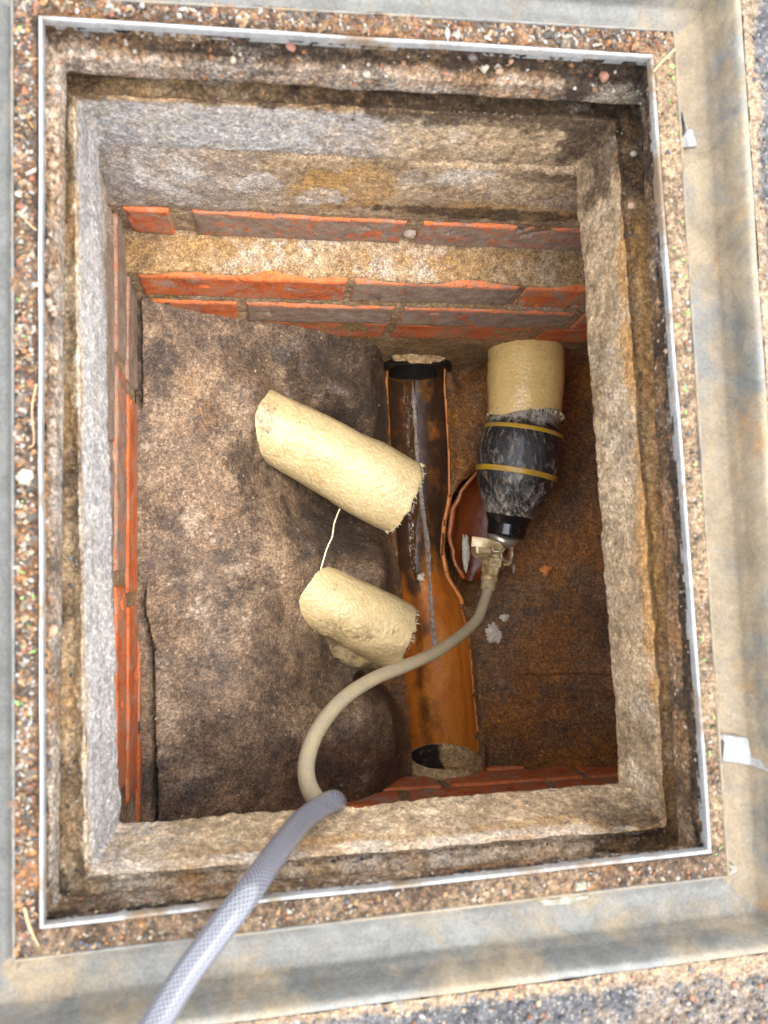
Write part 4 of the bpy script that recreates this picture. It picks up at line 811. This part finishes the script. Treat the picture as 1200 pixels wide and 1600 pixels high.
def strip_pt(i, e=.5):
    q0 = outset(Q_RIM, .006); q1 = outset(RAIL_IN, -.0015); t = rng.uniform(-.01, 1.01); f = rng.uniform(0, 1)
    a = q0[i]+(q1[i]-q0[i])*f; b = q0[(i+1) % 4]+(q1[(i+1) % 4]-q0[(i+1) % 4])*f; p = a+(b-a)*t; return np.array([p[0], p[1], .0018])
def scatter(n, where, pal, smin, smax, flat=.7, name='grit', label='', mat=None, leaf=False):
    AV, AF, AC = [], [], []; off = 0
    for i in range(n):
        p = where(i); s = math.exp(rng.uniform(math.log(smin), math.log(smax))); c = np.array(pal[rng.integers(len(pal))])*rng.uniform(.7, 1.25)
        Rm = rotm(rng.uniform(-1, 1, 3)*np.array([.6, .6, 3.14]))
        if leaf:
            k = 7; a = np.linspace(0, 2*math.pi, k, endpoint=False); rr = rng.uniform(.5, 1.2, k); v = np.c_[np.cos(a)*rr*rng.uniform(1, 2.4), np.sin(a)*rr, .25*rng.uniform(-1, 1, k)]; v = np.vstack([v, [0, 0, .2]]); F = [(j, (j+1) % k, k) for j in range(k)]
        else: v, F = PB[rng.integers(8)]; v = v*np.array([1, rng.uniform(.6, 1), flat])
        v = (v*s)@Rm.T+p; AV.append(v); AF += [tuple(x+off for x in f) for f in F]; off += len(v); AC.append(np.tile(c, (len(v), 1)))
    return tag(link(name, np.vstack(AV), AF, mat or M['grit'], attrs=dict(col=np.vstack(AC)), smooth=not leaf), label, name.replace('_', ' '), kind='stuff')
def wh_all(i):
    r = rng.uniform(); return strip_pt(LEFT if r < .50 else TOP if r < .78 else BOT if r < .92 else RIGHT)
scatter(2300, wh_all, palL+palS, .0005, .0021, name='grit', label='mixed orange, black and pale grit filling the gap between edge strip and rail')
scatter(900, lambda i: strip_pt(LEFT if i % 3 else TOP), palL, .0010, .0030, name='leaf_litter', label='crumbled orange brown leaf litter in the gap left of the edge strip', mat=M['leaf'], leaf=True)
scatter(60, lambda i: strip_pt(LEFT if i % 2 else RIGHT), [(.10, .26, .05), (.16, .34, .07)], .0008, .0016, name='moss', label='tiny bright green moss sprigs in the grit', mat=M['leaf'], leaf=True)
def wh_ground(i):
    while True:
        p = np.array([rng.uniform(-.2, .5), rng.uniform(-.36, .44), .003]); d = max(p[0]-RING_OUT[1, 0], RING_OUT[2, 1]-p[1])
        if .004 < d < .09: return p
scatter(1700, wh_ground, palS+[(.03, .03, .035), (.06, .06, .065), (.1, .09, .085), (.03, .03, .035)], .0009, .0027, name='gravel', label='coarse speckled aggregate of the tarmac beyond the near rail')

def wh_ledge(i):
    sd_ = int(rng.integers(4)); t = rng.uniform(0, 1); f = rng.uniform(.1, 1.0); q0, q1 = outset(Q_A1, .002), outset(Q_CT, .001)
    a = q0[sd_]*(1-f)+q1[sd_]*f; b = q0[(sd_+1) % 4]*(1-f)+q1[(sd_+1) % 4]*f; p = a+(b-a)*t; return np.array([p[0], p[1], -.0735+.007*max(0, f-.3)])
scatter(900, wh_ledge, palS, .0005, .0017, name='mortar_crumbs', label='loose brown mortar crumbs lying on the ledge of the concrete ring')
def wh_floor(i):
    while True:
        j = int(rng.integers(len(g2)))
        if Hh[j] > -.70 and sd[j] > .012: return np.array([g2[j, 0], g2[j, 1], Hh[j]+.0004])
scatter(420, wh_floor, [(.30, .22, .15), (.16, .11, .07), (.42, .34, .26), (.05, .035, .025)], .0004, .0015, name='floor_grit', label='fine pale grit scattered over the benching')

# pebbles set in the collar mortar: things
PBm = []
for s in range(6):
    v, F = pebble_mesh(14, 40+s, .35)
    me_cols = [(.42, .27, .17), (.34, .29, .22), (.24, .11, .07), (.10, .08, .08), (.34, .27, .20), (.28, .17, .10)][s]
    t = NT('pebble stone'); c = t.mix(t.noise(130, 6, .7), tuple(x*.6 for x in me_cols), tuple(min(1, x*1.2) for x in me_cols)); m = t.done(c, .55, t.bump(t.noise(160, 4, .6), .0004))
    me = bpy.data.meshes.new('pebble'); me.from_pydata(v.tolist(), [], F); me.polygons.foreach_set('use_smooth', [True]*len(F)); me.materials.append(m); PBm.append(me)
def pebble(p, s, k, label, group, rot=None):
    o = bpy.data.objects.new('pebble', PBm[k]); S.collection.objects.link(o); o.location = p; o.scale = (s, s*rng.uniform(.7, .95), s*rng.uniform(.6, .9)); o.rotation_euler = tuple(rot if rot is not None else rng.uniform(-.5, .5, 3)*np.array([1, 1, 6])); tag(o, label, 'pebble', group)
special = [(990, 240, -.066, .0032, 1, 'smooth cream pebble on the ledge near the far right corner of the hole'), (987, 321, -.066, .0034, 0, 'round peach pebble on the right ledge below the cream one'), (775, 97, -.026, .0062, 1, 'pale egg shaped pebble in the far mortar bed'), (757, 101, -.026, .0055, 1, 'grey white pebble left of the egg shaped one in the far mortar bed'), (793, 92, -.024, .0048, 0, 'pinkish pebble right of the egg shaped one in the far mortar bed'),
    (188, 122+3, -.02, .003, 4, ''), (40, 745, .003, .0055, 1, 'flat cream stone in the litter left of the edge strip'), (1085, 520, .003, .003, 2, ''), (640, 362, -.285, .0075, 4, 'white mortar lump wedged in the brick joint of the top course')]
for (x, y, z, s, k, l) in special:
    if l: pebble(un(x, y, z), s, k, l, None)
for i in range(34):
    t = rng.uniform(.03, .97); q0 = outset(Q_RIM, .004); f = rng.uniform(0, 1); side_ = [TOP, TOP, LEFT, LEFT, LEFT, RIGHT, BOT][i % 7]
    a = q0[side_]*(1-f)+Q_A1[side_]*f; b = q0[(side_+1) % 4]*(1-f)+Q_A1[(side_+1) % 4]*f; p = a+(b-a)*t
    kk = int(rng.integers(6)); pebble((p[0], p[1], -.010-.022*f), rng.uniform(.0020, .0046), kk, 'small '+['peach', 'cream', 'brick red', 'dark grey', 'buff', 'brown'][kk]+' pebble stuck in the rough mortar bed of the '+['far side', 'right side', 'near side', 'left side'][side_], 'pebbles set in the mortar bed')

# small fallen things on the floor
def leafobj(p, s, name, label, col, rot, lobes=5):
    k = 40; a = np.linspace(0, 2*math.pi, k, endpoint=False); r = (.58+.42*np.abs(np.cos(a*lobes/2)))*(1+.12*np.sin(a*3+1)+.1*np.sin(a*11)); V = np.c_[np.cos(a)*r*s, np.sin(a)*r*s, .18*s*np.sin(a*2+1)]; V = np.vstack([V, [0, 0, .12*s]]); Rm = rotm((.1, .1, rot)); V = V@Rm.T+np.array(p)
    V2 = V-np.array([0, 0, .0005]); F = [(j, (j+1) % k, k) for j in range(k)]; F += [(j+k+2-1, j+k+1-0, 2*k+1) for j in range(0)]; n = k+1
    F += [(n+(j+1) % k, n+j, n+k) for j in range(k)]+[(j, n+j, n+(j+1) % k, (j+1) % k) for j in range(k)]
    return tag(link(name, np.vstack([V, V2]), F, M['leaf'], attrs=dict(col=np.tile(np.array(col), (2*n, 1)))), label, 'leaf')
leafobj(un(853, 892, -.650), .0105, 'leaf', 'small orange maple leaf on the brown floor right of the plug valve', (.85, .30, .08), .4)
leafobj(un(200+2, 780, .006)-np.array([0, 0, 0]), .003, 'leaf', 'x', (.5, .3, .1), 0) if False else None
# resin splashes and one painted reflection
M['resin'] = creammat('white resin and glint', (.62, .55, .43), .35)
def splat(x, y, z, s, seed, label, el=(1, 1)):
    n = 44; rr, aa = np.meshgrid(np.linspace(0, 1, 12), np.linspace(0, 2*math.pi, n, endpoint=False), indexing='ij'); c = un(x, y, z); ed = 1+.75*fbm(p3(np.cos(aa.ravel()), np.sin(aa.ravel()), seed), 1.6, 5, seed, .7)
    V = np.c_[c[0]+np.cos(aa.ravel())*rr.ravel()*s*el[0]*ed, c[1]+np.sin(aa.ravel())*rr.ravel()*s*el[1]*ed, c[2]+.0022*(1-rr.ravel()**2)-.003*(rr.ravel() > .99)+.0006*fbm(p3(aa.ravel(), rr.ravel(), 0), 6, 2, seed)]
    tag(link('splash_or_glint', V, gridF(n, 12, closed_u=True), M['resin'], attrs=dict(dirt=np.full(len(V), .2))), label, 'resin splash')
def floor_z(x, y, z0=-.66):
    z = z0
    for _ in range(6):
        p = un(x, y, z); j = np.argmin(((g2-p[:2])**2).sum(1)); z = Hh[j]
    return z
splat(772, 990, floor_z(772, 990)+.001, .017, 3, 'largest white resin splash on the floor right of the hose clamp', (.8, 1.1)); splat(789, 966, floor_z(789, 966)+.001, .009, 5, 'round white resin spot above the largest splash', (1, .8)); splat(803, 900-12, floor_z(803, 888)+.001, .006, 9, 'thin resin smear right of the plug valve', (.4, 1.4)); splat(833, 797, floor_z(833, 797)+.001, .007, 12, 'grey resin smear on the floor right of the plug cap', (.5, 1.8)); splat(860, 757, floor_z(860, 757)+.001, .008, 14, 'white resin drip beside the lower right of the plug bladder', (.5, 1.3))
splat(728, 872-10, -.694, .014, 19, 'glossy white resin run inside the broken red branch pipe', (.45, 2.0))  # reflection imitated by a pale raised patch
splat(658, 902, -.730, .007, 23, 'white resin clot in the orange channel', (1, 1)); 

# straws, twigs and grease on the surround
M['straw'] = creammat('dry straw', (.26, .18, .09), .6, False)
def twig(pts, rad, label):
    P = spline([un(*p) for p in pts], 40); V, F, _ = tube(P, np.linspace(rad, rad*.6, 40), 8, disp=lambda V, uv: .25*rad*fbm(V, 200, 2, 3)); tag(link('twig', V, F, M['straw'], attrs=dict(dirt=np.full(len(V), .2))), label, 'twig')
twig([(1021, 112, .004), (1035, 96, .006), (1054, 77, .004)], .0011, 'pale straw lying across the far right corner of the frame')
twig([(38, 1418, .004), (46, 1448, .006), (60, 1478, .004)], .0010, 'thin brown twig in the litter at the near left corner')
twig([(57, 600, .004), (50, 640, .005), (53, 690, .004), (44, 700, .003)], .0006, 'curved dry grass stalk in the litter left of the edge strip')
twig([(28, 330, .004), (48, 352, .005), (57, 360, .004)], .0007, 'short straw in the litter near the far left of the frame')
twig([(884, 886, floor_z(884, 886)+.002), (895, 882, floor_z(895, 882)+.003), (905, 881, floor_z(905, 881)+.002)], .0004, 'hair thin straw on the floor right of the orange leaf')
gm_ = NT('grease'); M['grease'] = gm_.done(gm_.mix(gm_.noise(60, 6, .7), (.11, .10, .07), (.21, .195, .145)), .22, gm_.bump(gm_.noise(50, 5, .6), .002), spec=.5)
def smear(c, s, seed, label):
    n = 60; rr, aa = np.meshgrid(np.linspace(0, 1, 16), np.linspace(0, 2*math.pi, n, endpoint=False), indexing='ij'); a = aa.ravel(); q = rr.ravel(); ed = 1+.8*fbm(p3(np.cos(a), np.sin(a), seed), 1.5, 4, seed)
    V = np.c_[c[0]+np.cos(a)*q*s[0]*ed, c[1]+np.sin(a)*q*s[1]*ed, c[2]+.003*(1-q**2)+.0012*fbm(p3(np.cos(a)*q, np.sin(a)*q, 0), 4, 3, seed)-.004*(q > .99)]
    tag(link('grease_smear', V, gridF(n, 16, closed_u=True), M['grease']), label, 'grease')
smear(un(885, 1402, -.019), (.020, .0055), 4, 'pale translucent grease smear on the near rail below the middle of the edge strip')
smear(un(908, 1384, .002), (.0045, .003), 7, 'small cream grease lump beside the long smear on the near rail')
smear(un(1145, 1357, .002), (.0035, .0035), 9, 'small cream lump at the near right corner of the frame')
bpy.context.view_layer.update()
